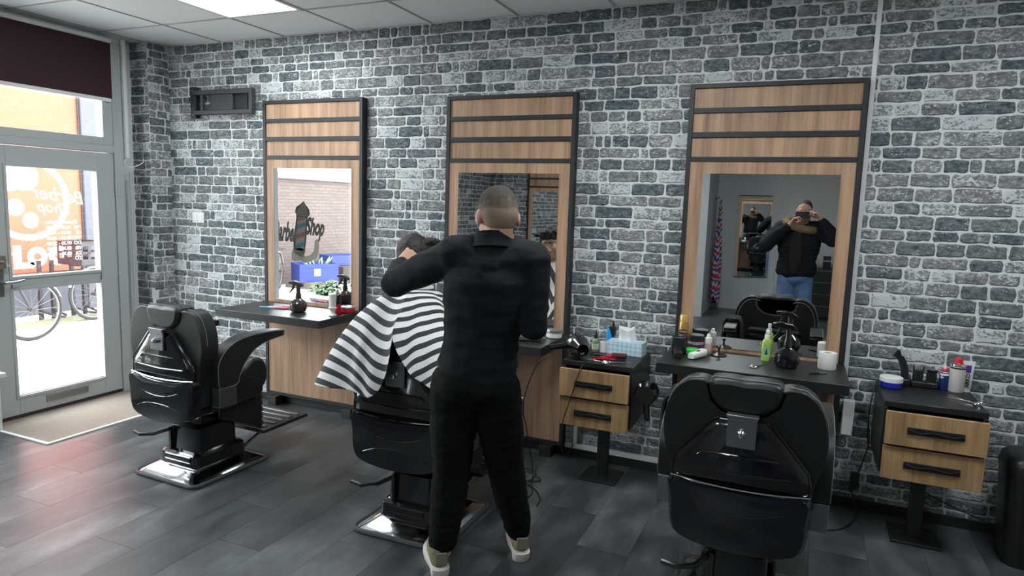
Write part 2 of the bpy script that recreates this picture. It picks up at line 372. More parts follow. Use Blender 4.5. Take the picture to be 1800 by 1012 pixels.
for xa, xb in edges(xs, -5.1, XR):
    for ya, yb in edges(ys, YG, YB):
        ix, iy = round((xa-GX0)/T), round((GY0-yb)/T)
        if (ix, iy) in PANELS and abs(xb-xa-T) < 0.01 and abs(yb-ya-T) < 0.01:
            t = thing('ceiling_light', plabels[(ix, iy)], 'light', ((xa+xb)/2, (ya+yb)/2, ZC), 0, 'ceiling light panels')
            MB().box((-T/2+0.03, -T/2+0.03, -0.001), (T/2-0.03, T/2-0.03, 0.012)).build('diffuser', LIGHTM, t, smooth=0)
            fr = MB()
            for a, b in (((-T/2+0.007,-T/2+0.007), (T/2-0.007,-T/2+0.03)), ((-T/2+0.007,T/2-0.03), (T/2-0.007,T/2-0.007)), ((-T/2+0.007,-T/2+0.03), (-T/2+0.03,T/2-0.03)), ((T/2-0.03,-T/2+0.03), (T/2-0.007,T/2-0.03))):
                fr.box((*a, -0.003), (*b, 0.015))
            fr.build('frame', WPLAST, t, smooth=0); continue
        key = (round(xb-xa, 3), round(yb-ya, 3))
        if key not in tilem:
            mb = MB().box((0.007, 0.007, 0.004), (xb-xa-0.007, yb-ya-0.007, 0.02)); me = bpy.data.meshes.new('ceiling_tile'); me.from_pydata(mb.v, [], mb.f); me.materials.append(TILE); tilem[key] = me
        o = bpy.data.objects.new('ceiling_tile', tilem[key]); COL.objects.link(o); o.parent = ceiling; o.location = (xa, ya, ZC)

# ------------------------------------------------------------------ glazed door, transom, shop window in the left wall
def framed(mb, x0, x1, y0, y1, z0, z1, wy, wz0, wz1):
    mb.box((x0, y0, z0), (x1, y0+wy, z1)).box((x0, y1-wy, z0), (x1, y1, z1)).box((x0, y0+wy, z0), (x1, y1-wy, z0+wz0)).box((x0, y0+wy, z1-wz1), (x1, y1-wy, z1)); return mb
df = MB().box((-5.02, 3.585, 0), (XL+0.012, 3.66, 2.72)).box((-5.02, 2.60, 0), (XL+0.012, 2.665, 2.72)).box((-5.02, 2.665, 1.89), (XL+0.012, 3.585, 1.945)).box((-5.02, 2.665, 2.70), (XL+0.012, 3.585, 2.72))
df.box((-5.0, 2.665, 1.945), (XL+0.004, 2.74, 2.70)).box((-5.0, 3.506, 1.945), (XL+0.004, 3.585, 2.70)).box((-5.0, 2.74, 1.945), (XL+0.004, 3.506, 2.003))
trim4 = tag(df.build('trim_4', DOORP, bevel=0.003), 'pale grey frame around the glazed shop door and its transom', kind='structure')
door = MB(); framed(door, -4.985, XL, 2.668, 3.582, 0.03, 1.885, 0.145, 0.132, 0.14); door.box((-4.985, 2.8, 0.902), (XL, 3.45, 1.0))
door = tag(door.build('door_1', DOORP, bevel=0.003), 'pale grey glazed shop door with two panes and a letter slot', kind='structure')
bead = MB()
for z0, z1 in ((0.162, 0.902), (1.0, 1.745)):
    framed(bead, -4.955, XL+0.007, 2.792, 3.458, z0-0.02, z1+0.02, 0.02, 0.02, 0.02)
bead.build('glazing_bead', DOORP, door, bevel=0.002)
for z0, z1 in ((0.162, 0.902), (1.0, 1.745)):
    MB().box((-4.962, 2.81, z0), (-4.956, 3.44, z1)).build('pane', GLASS, door, smooth=0)
ls = MB(); framed(ls, XL, XL+0.008, 2.99, 3.30, 0.075, 0.122, 0.012, 0.009, 0.009); ls = ls.build('letter_slot', STEEL, door)
MB().box((XL, 3.0, 0.083), (XL+0.004, 3.288, 0.114)).build('flap', mat('slot_grey', (0.2, 0.21, 0.21), 0.4, 0.6), ls)
MB().box((-4.99, 2.668, 0.0), (XL-0.002, 3.582, 0.032)).build('threshold', mat('threshold_dark', (0.03, 0.028, 0.027), 0.6), door)
hd = MB().box((XL, 2.715, 0.87), (XL+0.006, 2.755, 1.07)).lathe([(0.009, 0), (0.009, 0.045)], (XL+0.004, 2.735, 0.965), 12, 'x').tube([(XL+0.05, 2.735, 0.965), (XL+0.052, 2.80, 0.967), (XL+0.048, 2.86, 0.975)], 0.009, 8)
hd.build('handle', STEEL, door)
lk = MB().box((XL, 2.695, 1.06), (XL+0.03, 2.765, 1.15)).build('lock_case', mat('brass_grey', (0.3, 0.27, 0.2), 0.4, 0.7), door, bevel=0.004)
MB().lathe([(0.012, 0), (0.012, 0.012), (0.006, 0.014)], (XL+0.03, 2.735, 1.105), 14, 'x').tube([(XL+0.035, 2.76, 1.08), (XL+0.045, 2.79, 1.083)], 0.006, 6).build('latch_knob', CHROME, lk)
for z in (0.22, 0.9, 1.62):
    MB().lathe([(0.011, -0.05), (0.011, 0.05)], (XL+0.014, 3.588, z), 12).ball((XL+0.014, 3.588, z+0.055), 0.011, 10, 6).build('hinge', DOORP, door)
# lettering on the door glass, read from the street
GW = mat('white_vinyl', (0.85, 0.86, 0.85), 0.5)
# translucent white lettering film
def film(name, c):
    m_ = bpy.data.materials.new(name); m_.use_nodes = True; nt = m_.node_tree; b = nt.nodes['Principled BSDF']; b.inputs['Base Color'].default_value = (*c, 1); b.inputs['Roughness'].default_value = 0.6
    tl = nt.nodes.new('ShaderNodeBsdfTranslucent'); tl.inputs[0].default_value = (*c, 1); mx = nt.nodes.new('ShaderNodeMixShader'); mx.inputs[0].default_value = 0.5
    out = nt.nodes['Material Output']; nt.links.new(b.outputs[0], mx.inputs[1]); nt.links.new(tl.outputs[0], mx.inputs[2]); nt.links.new(mx.outputs[0], out.inputs[0]); return m_
GF = film('white_film', (0.92, 0.92, 0.91))
def glassM(y, z, rot=0): return face_matrix((-4.9635, y, z), (0, -1, 0), (0, 0, 1)) @ Matrix.Rotation(rot, 4, 'Z')
text('lettering', 'Barber', 0.135, GF, door, glassM(3.18, 1.555, 0.12), shear=0.3)
text('lettering', 'Shop', 0.115, GF, door, glassM(3.14, 1.465, 0.12), shear=0.3)
text('lettering', 'Openingstijden', 0.038, GF, door, glassM(3.185, 1.365), scale_x=1.0)
for i, (d, h) in enumerate((('MA', '12.00 - 18.00'), ('DI', '09.30 - 18.00'), ('WO', '09.30 - 18.00'), ('DO', '09.30 - 20.00'), ('VR', '09.30 - 18.00'), ('ZA', '09.30 - 17.00'), ('ZO', ''))):
    zz = 1.325-i*0.038
    text('lettering', d, 0.037, GF, door, glassM(3.325, zz), align='LEFT', bold=0.0006)
    if h: text('lettering', h, 0.033, GF, door, glassM(3.25, zz), align='LEFT', bold=0.0006)
win2 = tag(MB().box((-4.972, 2.735, 1.998), (-4.966, 3.51, 2.702)).build('window_2', GLASS, smooth=0), 'transom window pane above the glazed door', kind='structure')
# shop window
wf = MB(); framed(wf, -5.0, XL+0.004, 1.19, 2.60, 0.385, 2.72, 0.06, 0.05, 0.06)
win1 = tag(wf.build('window_1', WHITEP, bevel=0.003), 'wide shop window beside the door, white framed', kind='structure')
MB().box((-4.985, 1.24, 0.42), (-4.977, 2.55, 2.67)).build('pane', GLASS, win1, smooth=0)
sill = tag(MB().box((XL, 1.22, 0.375), (-4.70, 2.61, 0.405)).box((XL, 1.25, 0), (-4.765, 2.605, 0.375)).build('window_sill', mat('white_board', (0.68, 0.70, 0.69), 0.35), bevel=0.004), 'white boxed window ledge under the shop window', 'window sill')
# barber pole decal on the shop window, read from the street
DEC = film('decal_grey', (0.30, 0.29, 0.27)); DECB = film('decal_dark', (0.12, 0.12, 0.115)); DECR = film('decal_red', (0.50, 0.20, 0.19)); DECU = film('decal_teal', (0.17, 0.34, 0.38)); DECW = film('decal_pale', (0.48, 0.46, 0.44))
dz = thing('window_decal', 'barber pole decal with Barber Shop lettering stuck on the shop window', 'decal', (-4.977, 2.15, 1.25))
def dflat(name, pts, m_, off=0.0): MB().prism([(-p[0], p[1]) for p in pts], 0.0006+off, 0.0012+off, 'x').build(name, m_, dz, smooth=0)
# local: u to the right as read from outside equals -y in the room
tilt = -0.14
def dt(u, v): return (u*math.cos(tilt)-v*math.sin(tilt), u*math.sin(tilt)+v*math.cos(tilt))
dflat('pole_shadow', [dt(*q) for q in crom([(-0.085,-0.24),(0.085,-0.24),(0.09,0.13),(0.115,0.17),(0.10,0.235),(0.04,0.275),(0,0.31),(-0.04,0.275),(-0.10,0.235),(-0.115,0.17),(-0.09,0.13)], 3)], DECB)
dflat('pole_cap', [dt(*q) for q in crom([(-0.09,0.15),(0.09,0.15),(0.085,0.2),(0.04,0.255),(0,0.295),(-0.04,0.255),(-0.085,0.2)], 3)], DEC, 0.001)
dflat('pole_tube', [dt(*q) for q in ((-0.068,-0.22),(0.068,-0.22),(0.068,0.135),(-0.068,0.135))], DECW, 0.001)
for i, zz in enumerate((-0.17, -0.06, 0.045)):
    m_ = (DECU, DECR, DECU)[i]
    dflat('pole_stripe', [dt(*q) for q in ((-0.066, zz-0.045), (0.066, zz+0.0), (0.066, zz+0.05), (-0.066, zz+0.005))], m_, 0.002)
dflat('pole_stripe', [dt(*q) for q in ((-0.066, 0.085), (0.066, 0.13), (-0.066, 0.13))], DECR, 0.002)
dflat('pole_foot', [dt(*q) for q in crom([(-0.10,-0.33),(0.02,-0.34),(0.09,-0.25),(0.085,-0.2),(-0.085,-0.2),(-0.11,-0.25)], 3)], DEC, 0.001)
dflat('banner', crom([(0.0,-0.27),(0.10,-0.29),(0.2,-0.24),(0.22,-0.13),(0.28,-0.12),(0.29,-0.22),(0.24,-0.32),(0.10,-0.36),(0.0,-0.34)], 4), DEC, 0.0005)
for body, u, v, s in (('Barber', -0.24, -0.02, 0.27), ('Shop', 0.225, 0.02, 0.25)):
    M = face_matrix((0, 0, 0), (0, -1, 0), (0, 0, 1)) @ Matrix.Translation((u, v, 0)) @ Matrix.Rotation(-0.1, 4, 'Z')
    text('lettering', body, s, DECB, dz, Matrix.Translation((0.0012, 0, 0)) @ M, shear=0.25, bold=0.012, scale_x=0.46 if body == 'Barber' else 0.6)
    text('lettering', body, s, DEC, dz, Matrix.Translation((0.0026, 0, 0)) @ M, shear=0.25, bold=0.001, scale_x=0.46 if body == 'Barber' else 0.6)
# blind
bl = thing('roller_blind', 'dark maroon roller blind with a white bottom rail over the transom', 'blind', (XL+0.03, 2.63, 2.28))
MB().box((-0.002, -0.25, 0.014), (0.002, 0.94, 0.43)).build('cloth', mat('maroon_cloth', (0.035, 0.013, 0.017), 0.85), bl, smooth=0)
MB().box((-0.008, -0.25, -0.012), (0.008, 0.93, 0.014)).build('bottom_rail', WPLAST, bl, bevel=0.003)
MB().lathe([(0.02, -0.25), (0.02, 0.94)], (0.0, 0, 0.44), 14, 'y').build('roller', WPLAST, bl)
cdn = thing('cable_conduit', 'white vertical cable conduit with a loose white wire beside the door frame', 'conduit', (XL+0.015, 3.685, 0))
MB().box((-0.01, -0.014, 1.86), (0.014, 0.014, ZC-0.01)).build('channel', WPLAST, cdn, bevel=0.002)
MB().tube(crom([(0.0, 0, 1.87), (0.01, -0.03, 1.81), (0.02, 0.03, 1.79), (0.03, 0.11, 1.83), (0.03, 0.12, 1.86)], 5, False), 0.004, 6).build('wire', WPLAST, cdn)
tag(MB().tube([(XL+0.03, 3.7, 0.0), (XL+0.03, 3.7, 0.9), (XL+0.03, 3.7, 1.75)], 0.011, 10).build('heating_pipe', DOORP), 'thin pale grey riser pipe between door frame and brick pier', 'pipe')
mt = thing('door_mat', 'beige sunken door mat with a white edge strip', 'door mat', (-4.6, 3.1, 0))
MB().box((-0.335, -0.50, 0.0), (0.31, 0.70, 0.006)).build('coir', mat('beige_coir', (0.27, 0.225, 0.19), 0.95, bump=0.4, bscale=300, var=0.15, vscale=30), mt, smooth=0)
MB().box((0.31, -0.52, 0.0), (0.33, 0.70, 0.009)).box((-0.17, -0.52, 0.0), (0.31, -0.50, 0.009)).build('edge_strip', mat('white_strip', (0.8, 0.8, 0.78), 0.4), mt, smooth=0)

# ------------------------------------------------------------------ mirror stations
FY = 3.94
def station(x0, x1, top, label, yb=YB, rz=0, loc=None, lower=True, left_shelf=0.0):
    """built with its back at y=0 facing -y, x from 0 to w"""
    w_ = x1-x0; t = thing('mirror_station', label, 'mirror station', loc or (x0, yb, 0), rz, 'oak and black mirror stations')
    dpt = 0.06; k = top/2.30
    fr = MB().box((0, -dpt, 0.07), (0.026, 0, top)).box((w_-0.026, -dpt, 0.07), (w_, 0, top)).box((0.026, -dpt, top-0.024), (w_-0.026, 0, top)).box((0.026, -dpt, 0.07), (w_-0.026, 0, 0.095)).box((0.026, -0.012, 0.095), (w_-0.026, 0, top-0.024))
    fr.build('frame', BLACKF, t, bevel=0.0015, seg=1)
    zs = [2.276, 2.168, 2.140, 2.036, 2.006, 1.900, 1.872]; zs = [z*k for z in zs]
    for a, b in ((1, 2), (3, 4), (5, 6)):
        MB().box((0.026, -dpt+0.002, zs[b]), (w_-0.026, -0.012, zs[a])).build('crossbar', BLACKF, t, bevel=0.0015, seg=1)
    for a, b in ((1, 0), (3, 2), (5, 4)):
        MB().box((0.026, -dpt+0.012, zs[a]), (w_-0.026, -0.012, zs[b])).build('wood_panel', WOOD, t, smooth=0)
    # wooden surround with the mirror set in
    mx0, mx1, mz0, mz1 = 0.100, w_-0.096, 0.826*k, 1.806*k
    s = MB(); f = -dpt+0.006
    for a, b in (((0.026, 0.80), (mx0, zs[6])), ((mx1, 0.80), (w_-0.026, zs[6])), ((mx0, mz1), (mx1, zs[6])), ((mx0, 0.80), (mx1, mz0))):
        s.box((a[0], f, a[1]), (b[0], -0.012, b[1]))
    s.build('wood_surround', WOOD, t, smooth=0)
    MB().box((mx0-0.002, f-0.004, mz0-0.002), (mx1+0.002, f-0.0005, mz1+0.002)).build('mirror_glass', MIRROR, t, smooth=0)
    MB().box((-0.012-left_shelf, -0.53, 0.748), (w_+0.008, -dpt, 0.80)).build('shelf', BLACKL, t, bevel=0.003)
    MB().box((0.026, f, 0.095), (w_-0.026, -0.012, 0.748)).build('lower_panel', WOOD, t, smooth=0)
    for fx in (0.06, w_-0.14):
        MB().box((fx, -0.11, 0.0), (fx+0.08, -0.02, 0.07)).build('foot', BLACKF, t, bevel=0.003)
    return t
station(*UNITS[0], 'oak and black mirror station by the door, mirror showing the street and shop window', left_shelf=0.0)
station(*UNITS[1], 'oak and black mirror station behind the barber and the caped client')
station(*UNITS[2], 'oak and black mirror station on the right, mirror showing the man taking the photo')
station(0, 0.9, 2.3, 'oak and black mirror station on the opposite brick wall, seen only in the middle mirror', rz=PI, loc=(-3.32, YF, 0))

# ------------------------------------------------------------------ drawer cabinets
def drawer_cabinet(x0, x1, label):
    w_ = x1-x0; zt = 0.735; t = thing('drawer_cabinet', label, 'cabinet', (x0, YB, 0), 0, 'small two-drawer trolley cabinets')
    MB().box((0, -0.455, zt-0.03), (w_, -0.02, zt)).box((0, -0.455, 0.385), (0.018, -0.02, zt-0.03)).box((w_-0.018, -0.455, 0.385), (w_, -0.02, zt-0.03)).box((0.018, -0.04, 0.385), (w_-0.018, -0.02, zt-0.03)).box((0.018, -0.455, 0.385), (w_-0.018, -0.04, 0.40)).build('body', BLACKL, t, bevel=0.002, seg=1)
    for z0, z1, out in ((0.545, 0.702, 0.045), (0.375, 0.532, 0.03)):
        d = MB().box((0.006, -0.455-out-0.02, z0), (w_-0.006, -0.455-out, z1)).build('drawer', WOOD2, t, bevel=0.0015, seg=1)
        MB().box((0.022, -0.456-out, z0+0.012), (w_-0.022, -0.10, z0+0.03)).box((0.022, -0.456-out, z0+0.03), (0.034, -0.10, z1-0.03)).box((w_-0.034, -0.456-out, z0+0.03), (w_-0.022, -0.10, z1-0.03)).build('drawer_box', BLACKL, d, smooth=0)
        hz = (z0+z1)/2
        h = MB().box((0.095, -0.455-out-0.028, hz-0.016), (w_-0.095, -0.455-out-0.019, hz+0.016)); h.tube(crom([(0.10, -0.455-out-0.0275, hz+0.006), (w_*0.35, -0.455-out-0.034, hz-0.004), (w_*0.5, -0.455-out-0.032, hz+0.004), (w_*0.65, -0.455-out-0.034, hz-0.004), (w_-0.10, -0.455-out-0.03, hz+0.006)], 4, False), 0.003, 6)
        h.build('handle', BPLAST, d, bevel=0.002)
    MB().box((w_/2-0.03, -0.27, 0.012), (w_/2+0.03, -0.21, 0.385)).build('pedestal', BLACKF, t, bevel=0.003)
    MB().box((w_/2-0.11, -0.35, 0), (w_/2+0.11, -0.13, 0.014)).build('foot_plate', BLACKF, t, bevel=0.003)
    return t
drawer_cabinet(-1.205, -0.80, 'two-drawer oak and black cabinet between the middle and right stations, tissue box on top')
drawer_cabinet(0.405, 0.82, 'two-drawer oak and black cabinet at the far right, white aerosol can on top')

# ------------------------------------------------------------------ barber chairs
def barber_chair(label, loc, rz):
    t = thing('barber_chair', label, 'barber chair', loc, rz, 'black leather barber chairs')
    R3 = lambda w_, d, r, z, cy=0: [(x_, y_, z) for x_, y_ in rrect(w_, d, r, 5, 0, cy)]
    MB().rings([R3(0.49, 0.55, 0.05, 0.004), R3(0.49, 0.55, 0.05, 0.012), R3(0.47, 0.53, 0.045, 0.018), R3(0.31, 0.35, 0.03, 0.066), R3(0.30, 0.34, 0.03, 0.067)]).build('base_plate', CHROME, t, smooth=30)
    MB().tube([(x_, y_, 0.012) for x_, y_ in rrect(0.49, 0.55, 0.05, 6)], 0.012, 8, closed=True).build('rubber_rim', RUBBER, t)
    MB().rings([R3(0.31, 0.36, 0.03, 0.06), R3(0.30, 0.35, 0.03, 0.128), R3(0.28, 0.33, 0.03, 0.138), R3(0.245, 0.29, 0.03, 0.142), R3(0.235, 0.275, 0.03, 0.275), R3(0.22, 0.255, 0.03, 0.286), R3(0.175, 0.2, 0.03, 0.29), R3(0.165, 0.19, 0.03, 0.40)]).build('column', GLOSS, t, smooth=30)
    MB().lathe([(0.03, -0.1), (0.03, 0.1)], (0, -0.155, 0.105), 14, 'x').box((-0.09, -0.162, 0.13), (-0.075, -0.145, 0.27)).build('pump_housing', GLOSS, t)
    MB().tube([(-0.10, -0.14, 0.25), (-0.14, -0.22, 0.235), (-0.2, -0.26, 0.235), (-0.26, -0.25, 0.238)], 0.011, 8).build('lever', BPLAST, t)
    # seat
    so = crom([(-0.22, 0.45), (-0.22, 0.58), (-0.1, 0.575), (0.08, 0.595), (0.17, 0.645), (0.245, 0.63), (0.285, 0.56), (0.275, 0.485), (0.22, 0.45), (0, 0.44)], 4)
    MB().prism(so, -0.232, 0.232, 'x').build('seat', LEATHER, t, bevel=0.022, seg=3)
    MB().prism([(-0.2, 0.38), (0.2, 0.38), (0.24, 0.455), (-0.22, 0.455)], -0.2, 0.2, 'x').build('seat_frame', GLOSS, t, bevel=0.008)
    for s in (-1, 1): MB().prism([(-0.05, 0.445), (-0.05, 0.33), (0.25, 0.195), (0.262, 0.45)], s*0.19-0.008, s*0.19+0.008, 'x').build('apron', BPLAST, t, bevel=0.003)
    lr = MB().box((-0.2, 0.235, 0.19), (0.2, 0.262, 0.47))
    lr = lr.build('leg_rest', LEATHER, t, bevel=0.008)
    for k in range(6): MB().lathe([(0.005, -0.196), (0.021, -0.18), (0.021, 0.18), (0.005, 0.196)], (0, 0.268, 0.215+k*0.042), 10, 'x').build('leg_rib', LEATHER, lr)
    ft = MB().prism([(-0.2, 0.27), (0.2, 0.27), (0.19, 0.67), (-0.19, 0.67)], 0.145, 0.168, 'z').build('footrest', BPLAST, t, bevel=0.006)
    for k in range(5): MB().box((-0.16, 0.32+k*0.07, 0.168), (0.16, 0.345+k*0.07, 0.174)).build('tread', STEEL, ft, bevel=0.002)
    for s in (-1, 1): MB().tube([(s*0.11, 0.13, 0.05), (s*0.11, 0.40, 0.15)], 0.011, 8).build('footrest_strut', CHROME, t)
    # arms
    ao = crom([(0.33, 0.803), (0.335, 0.783), (0.328, 0.768), (0.2, 0.753), (0.10, 0.718), (0.03, 0.655), (-0.005, 0.595), (-0.025, 0.548), (-0.09, 0.540), (-0.148, 0.548), (-0.158, 0.62), (-0.15, 0.69), (-0.10, 0.757), (-0.02, 0.797), (0.08, 0.812), (0.2, 0.813)], 4)
    for s in (-1, 1):
        a = MB().prism(ao, s*0.236, s*0.312, 'x').build('armrest', LEATHER, t, bevel=0.012, seg=3)
        MB().tube([(s*0.314, y_, z_) for y_, z_ in [(q[0]*0.985, (q[1]-0.68)*0.965+0.68) for q in ao]], 0.0016, 4, closed=True).build('stitching', STITCH, a)
        MB().box((s*0.25, -0.148, 0.435), (s*0.312, -0.03, 0.545)).build('arm_bracket', STEEL, a, bevel=0.003)
        MB().prism([(-0.14, 0.40), (0.2, 0.42), (0.24, 0.50), (0.0, 0.60), (-0.14, 0.58)], s*0.234, s*0.25, 'x').build('side_panel', BPLAST, a, bevel=0.003)
    # backrest, tilted slightly backwards
    bk = [(-0.12, 0.965), (-0.155, 0.975), (-0.205, 0.968), (-0.25, 0.93), (-0.278, 0.865), (-0.288, 0.79), (-0.278, 0.71), (-0.255, 0.64), (-0.245, 0.54), (-0.235, 0.44)]
    notch = [(0.132, 0.955), (0.118, 0.905), (0.075, 0.868), (0, 0.858), (-0.075, 0.868), (-0.118, 0.905), (-0.132, 0.955)]
    out = crom(bk, 3, False)+crom([(-q[0], q[1]) for q in reversed(bk)], 3, False)+notch
    b = MB().prism(out, -0.235, -0.125, 'y').build('backrest', LEATHER, t, bevel=0.024, seg=3)
    sm = MB().tube([(q[0]*0.93, -0.1225, (q[1]-0.7)*0.93+0.70) for q in crom(bk, 3, False)], 0.0016, 4).tube([(-q[0]*0.93, -0.1225, (q[1]-0.7)*0.93+0.70) for q in crom(bk, 3, False)], 0.0016, 4)
    sm.tube([(q[0]*1.1, -0.1235, q[1]-0.012) for q in notch], 0.0018, 4)
    for s in (-1, 1): sm.tube([(s*q[0], -0.2, q[1]) for q in ((0.146, 0.9785), (0.205, 0.971), (0.252, 0.933), (0.2805, 0.866), (0.2905, 0.79))], 0.0018, 4)
    sm.build('stitching', STITCH, b)
    for k in range(4): MB().lathe([(0.006, -0.185), (0.024, -0.165), (0.024, 0.165), (0.006, 0.185)], (0, -0.122, 0.60+k*0.042), 10, 'x').build('lumbar_roll', LEATHER, b)
    hr = crom([(-0.128, 0.945), (-0.118, 0.985), (-0.05, 0.992), (0, 0.988), (0.05, 0.992), (0.118, 0.985), (0.128, 0.945), (0.105, 0.895), (0.06, 0.868), (0, 0.862), (-0.06, 0.868), (-0.105, 0.895)], 4)
    h = MB().prism(hr, -0.252, -0.13, 'y').build('headrest', LEATHER, t, bevel=0.022, seg=3)
    MB().tube([(q[0]*0.97, -0.232, 0.9935 if q[1] > 0.98 else q[1]+0.006) for q in hr if q[1] > 0.955], 0.0018, 4).build('stitching', STITCH, h)
    # glossy rear shell
    su = [(-0.083, 0.848), (0.083, 0.848), (0.105, 0.835), (0.235, 0.682), (0.243, 0.64), (0.243, 0.595), (-0.243, 0.595), (-0.243, 0.64), (-0.235, 0.682), (-0.105, 0.835)]
    sh = MB().rings([[(x_, -0.232, z_) for x_, z_ in su], [(x_*0.99, -0.255, (z_-0.7)*0.98+0.7) for x_, z_ in su], [(x_*0.80, -0.272, (z_-0.69)*0.80+0.69) for x_, z_ in su]]).build('back_shell', GLOSS, t, bevel=0.006)
    MB().tube([(-0.15, -0.272, 0.70), (-0.13, -0.276, 0.715), (0.13, -0.276, 0.715), (0.15, -0.272, 0.70)], 0.005, 6).tube([(-0.18, -0.270, 0.655), (0, -0.276, 0.648), (0.18, -0.270, 0.655)], 0.005, 6).build('shell_rib', GLOSS, sh)
    for s in (-1, 1): MB().tube([(s*q[0], -0.256, q[1]) for q in ((0.243, 0.60), (0.243, 0.645), (0.233, 0.688), (0.105, 0.838), (0.083, 0.849))], 0.003, 6).build('edge_trim', GLOSS, sh)
    sl = crom([(-0.243, 0.60), (-0.12, 0.588), (0, 0.584), (0.12, 0.588), (0.243, 0.60), (0.245, 0.52), (0.238, 0.42), (0.205, 0.372), (0.11, 0.347), (0, 0.34), (-0.11, 0.347), (-0.205, 0.372), (-0.238, 0.42), (-0.245, 0.52)], 3)
    lo = MB().rings([[(x_, -0.215, z_) for x_, z_ in sl], [(x_*1.005, -0.262, z_) for x_, z_ in sl], [(x_*0.95, -0.285, (z_-0.48)*0.93+0.48) for x_, z_ in sl], [(x_*0.6, -0.291, (z_-0.48)*0.6+0.48) for x_, z_ in sl]]).build('lower_shell', GLOSS, t, smooth=50)
    MB().tube(crom([(-0.244, -0.263, 0.602), (-0.12, -0.270, 0.591), (0, -0.273, 0.588), (0.12, -0.270, 0.591), (0.244, -0.263, 0.602)], 4, False), 0.004, 6).build('chrome_trim', CHROME, lo)
    MB().tube(crom([(-0.16, -0.289, 0.53), (-0.08, -0.2925, 0.505), (0, -0.2935, 0.498), (0.08, -0.2925, 0.505), (0.16, -0.289, 0.53)], 4, False), 0.003, 6).tube(crom([(-0.17, -0.288, 0.42), (-0.1, -0.290, 0.445), (0, -0.291, 0.453), (0.1, -0.290, 0.445), (0.17, -0.288, 0.42)], 4, False), 0.003, 6).build('shell_rib', GLOSS, lo)
    br = MB().box((-0.05, -0.287, 0.752), (0.05, -0.275, 0.858)).prism([(-0.05, 0.852), (0.05, 0.852), (0.056, 0.872), (-0.056, 0.872)], -0.292, -0.25, 'y').build('headrest_bracket', STEEL, t, bevel=0.002)
    MB().lathe([(0.014, 0), (0.015, -0.012), (0.010, -0.02), (0.004, -0.022)], (0, -0.287, 0.806), 16, 'y').build('knob', CHROME, br)
    return t
chair_a = barber_chair('empty black barber chair beside the door and left station', (-3.17, 2.80, 0), -0.03)
def chair_copy(label, loc, rz):
    c = copy_tree(chair_a); c['label'] = label; c.location = loc; c.rotation_euler = (0, 0, rz); return c
chair_copy('black barber chair in which the striped-cape client sits', (-1.67, 2.82, 0), 0.02)
chair_copy('empty black barber chair in the right foreground facing the right station', (-0.155, 2.76, 0), 0.0)
wb = thing('waste_bin', 'black rounded waste bin cut off by the right edge of the photo', 'bin', (1.14, 3.74, 0))
MB().rings([[(x_, y_, z_) for x_, y_ in rrect(0.40*k_, 0.26*k_, 0.07*k_, 6)] for z_, k_ in ((0.0, 0.86), (0.02, 0.9), (0.25, 0.96), (0.44, 1.0))]).build('body', BPLAST, wb, smooth=60)
MB().rings([[(x_, y_, z_) for x_, y_ in rrect(0.40*k_, 0.26*k_, 0.07*k_, 6)] for z_, k_ in ((0.44, 1.02), (0.47, 1.02), (0.505, 0.97), (0.525, 0.84), (0.53, 0.6))]).build('lid', BPLAST, wb, smooth=60)

# ------------------------------------------------------------------ people: bodies grown from tapered limbs
def cap(mb, p0, r0, p1, r1, n=14, m_=4):
    p0, p1 = Vector(p0), Vector(p1); t = p1-p0
    if t.length < 1e-6: t = Vector((0, 0, 1))
    t.normalize(); u = t.orthogonal().normalized(); v = t.cross(u); R = []
    for i in range(m_+1):
        a = -PI/2+PI/2*i/m_; c = max(math.cos(a), 0.02); R.append([p0+t*(r0*math.sin(a))+r0*c*(math.cos(2*PI*j/n)*u+math.sin(2*PI*j/n)*v) for j in range(n)])
    for i in range(m_+1):
        a = PI/2*i/m_; c = max(math.cos(a), 0.02); R.append([p1+t*(r1*math.sin(a))+r1*c*(math.cos(2*PI*j/n)*u+math.sin(2*PI*j/n)*v) for j in range(n)])
    mb.rings(R)
def ell(mb, c, r, F=None, n=18, m_=12):
    """ellipsoid with axes r in frame F (3x3)"""
    R = []
    for i in range(m_+1):
        t = PI*i/m_; q = max(math.sin(t), 0.01)
        ring = []
        for j in range(n):
            p = Vector((r[0]*q*math.cos(2*PI*j/n), r[1]*q*math.sin(2*PI*j/n), -r[2]*math.cos(t)))
            ring.append(Vector(c)+(F @ p if F is not None else p))
        R.append(ring)
    mb.rings(R)
def frame(fwd, up=(0, 0, 1)):
    f = Vector(fwd).normalized(); r = f.cross(Vector(up)).normalized(); u = r.cross(f)
    return Matrix((r, f, u)).transposed()
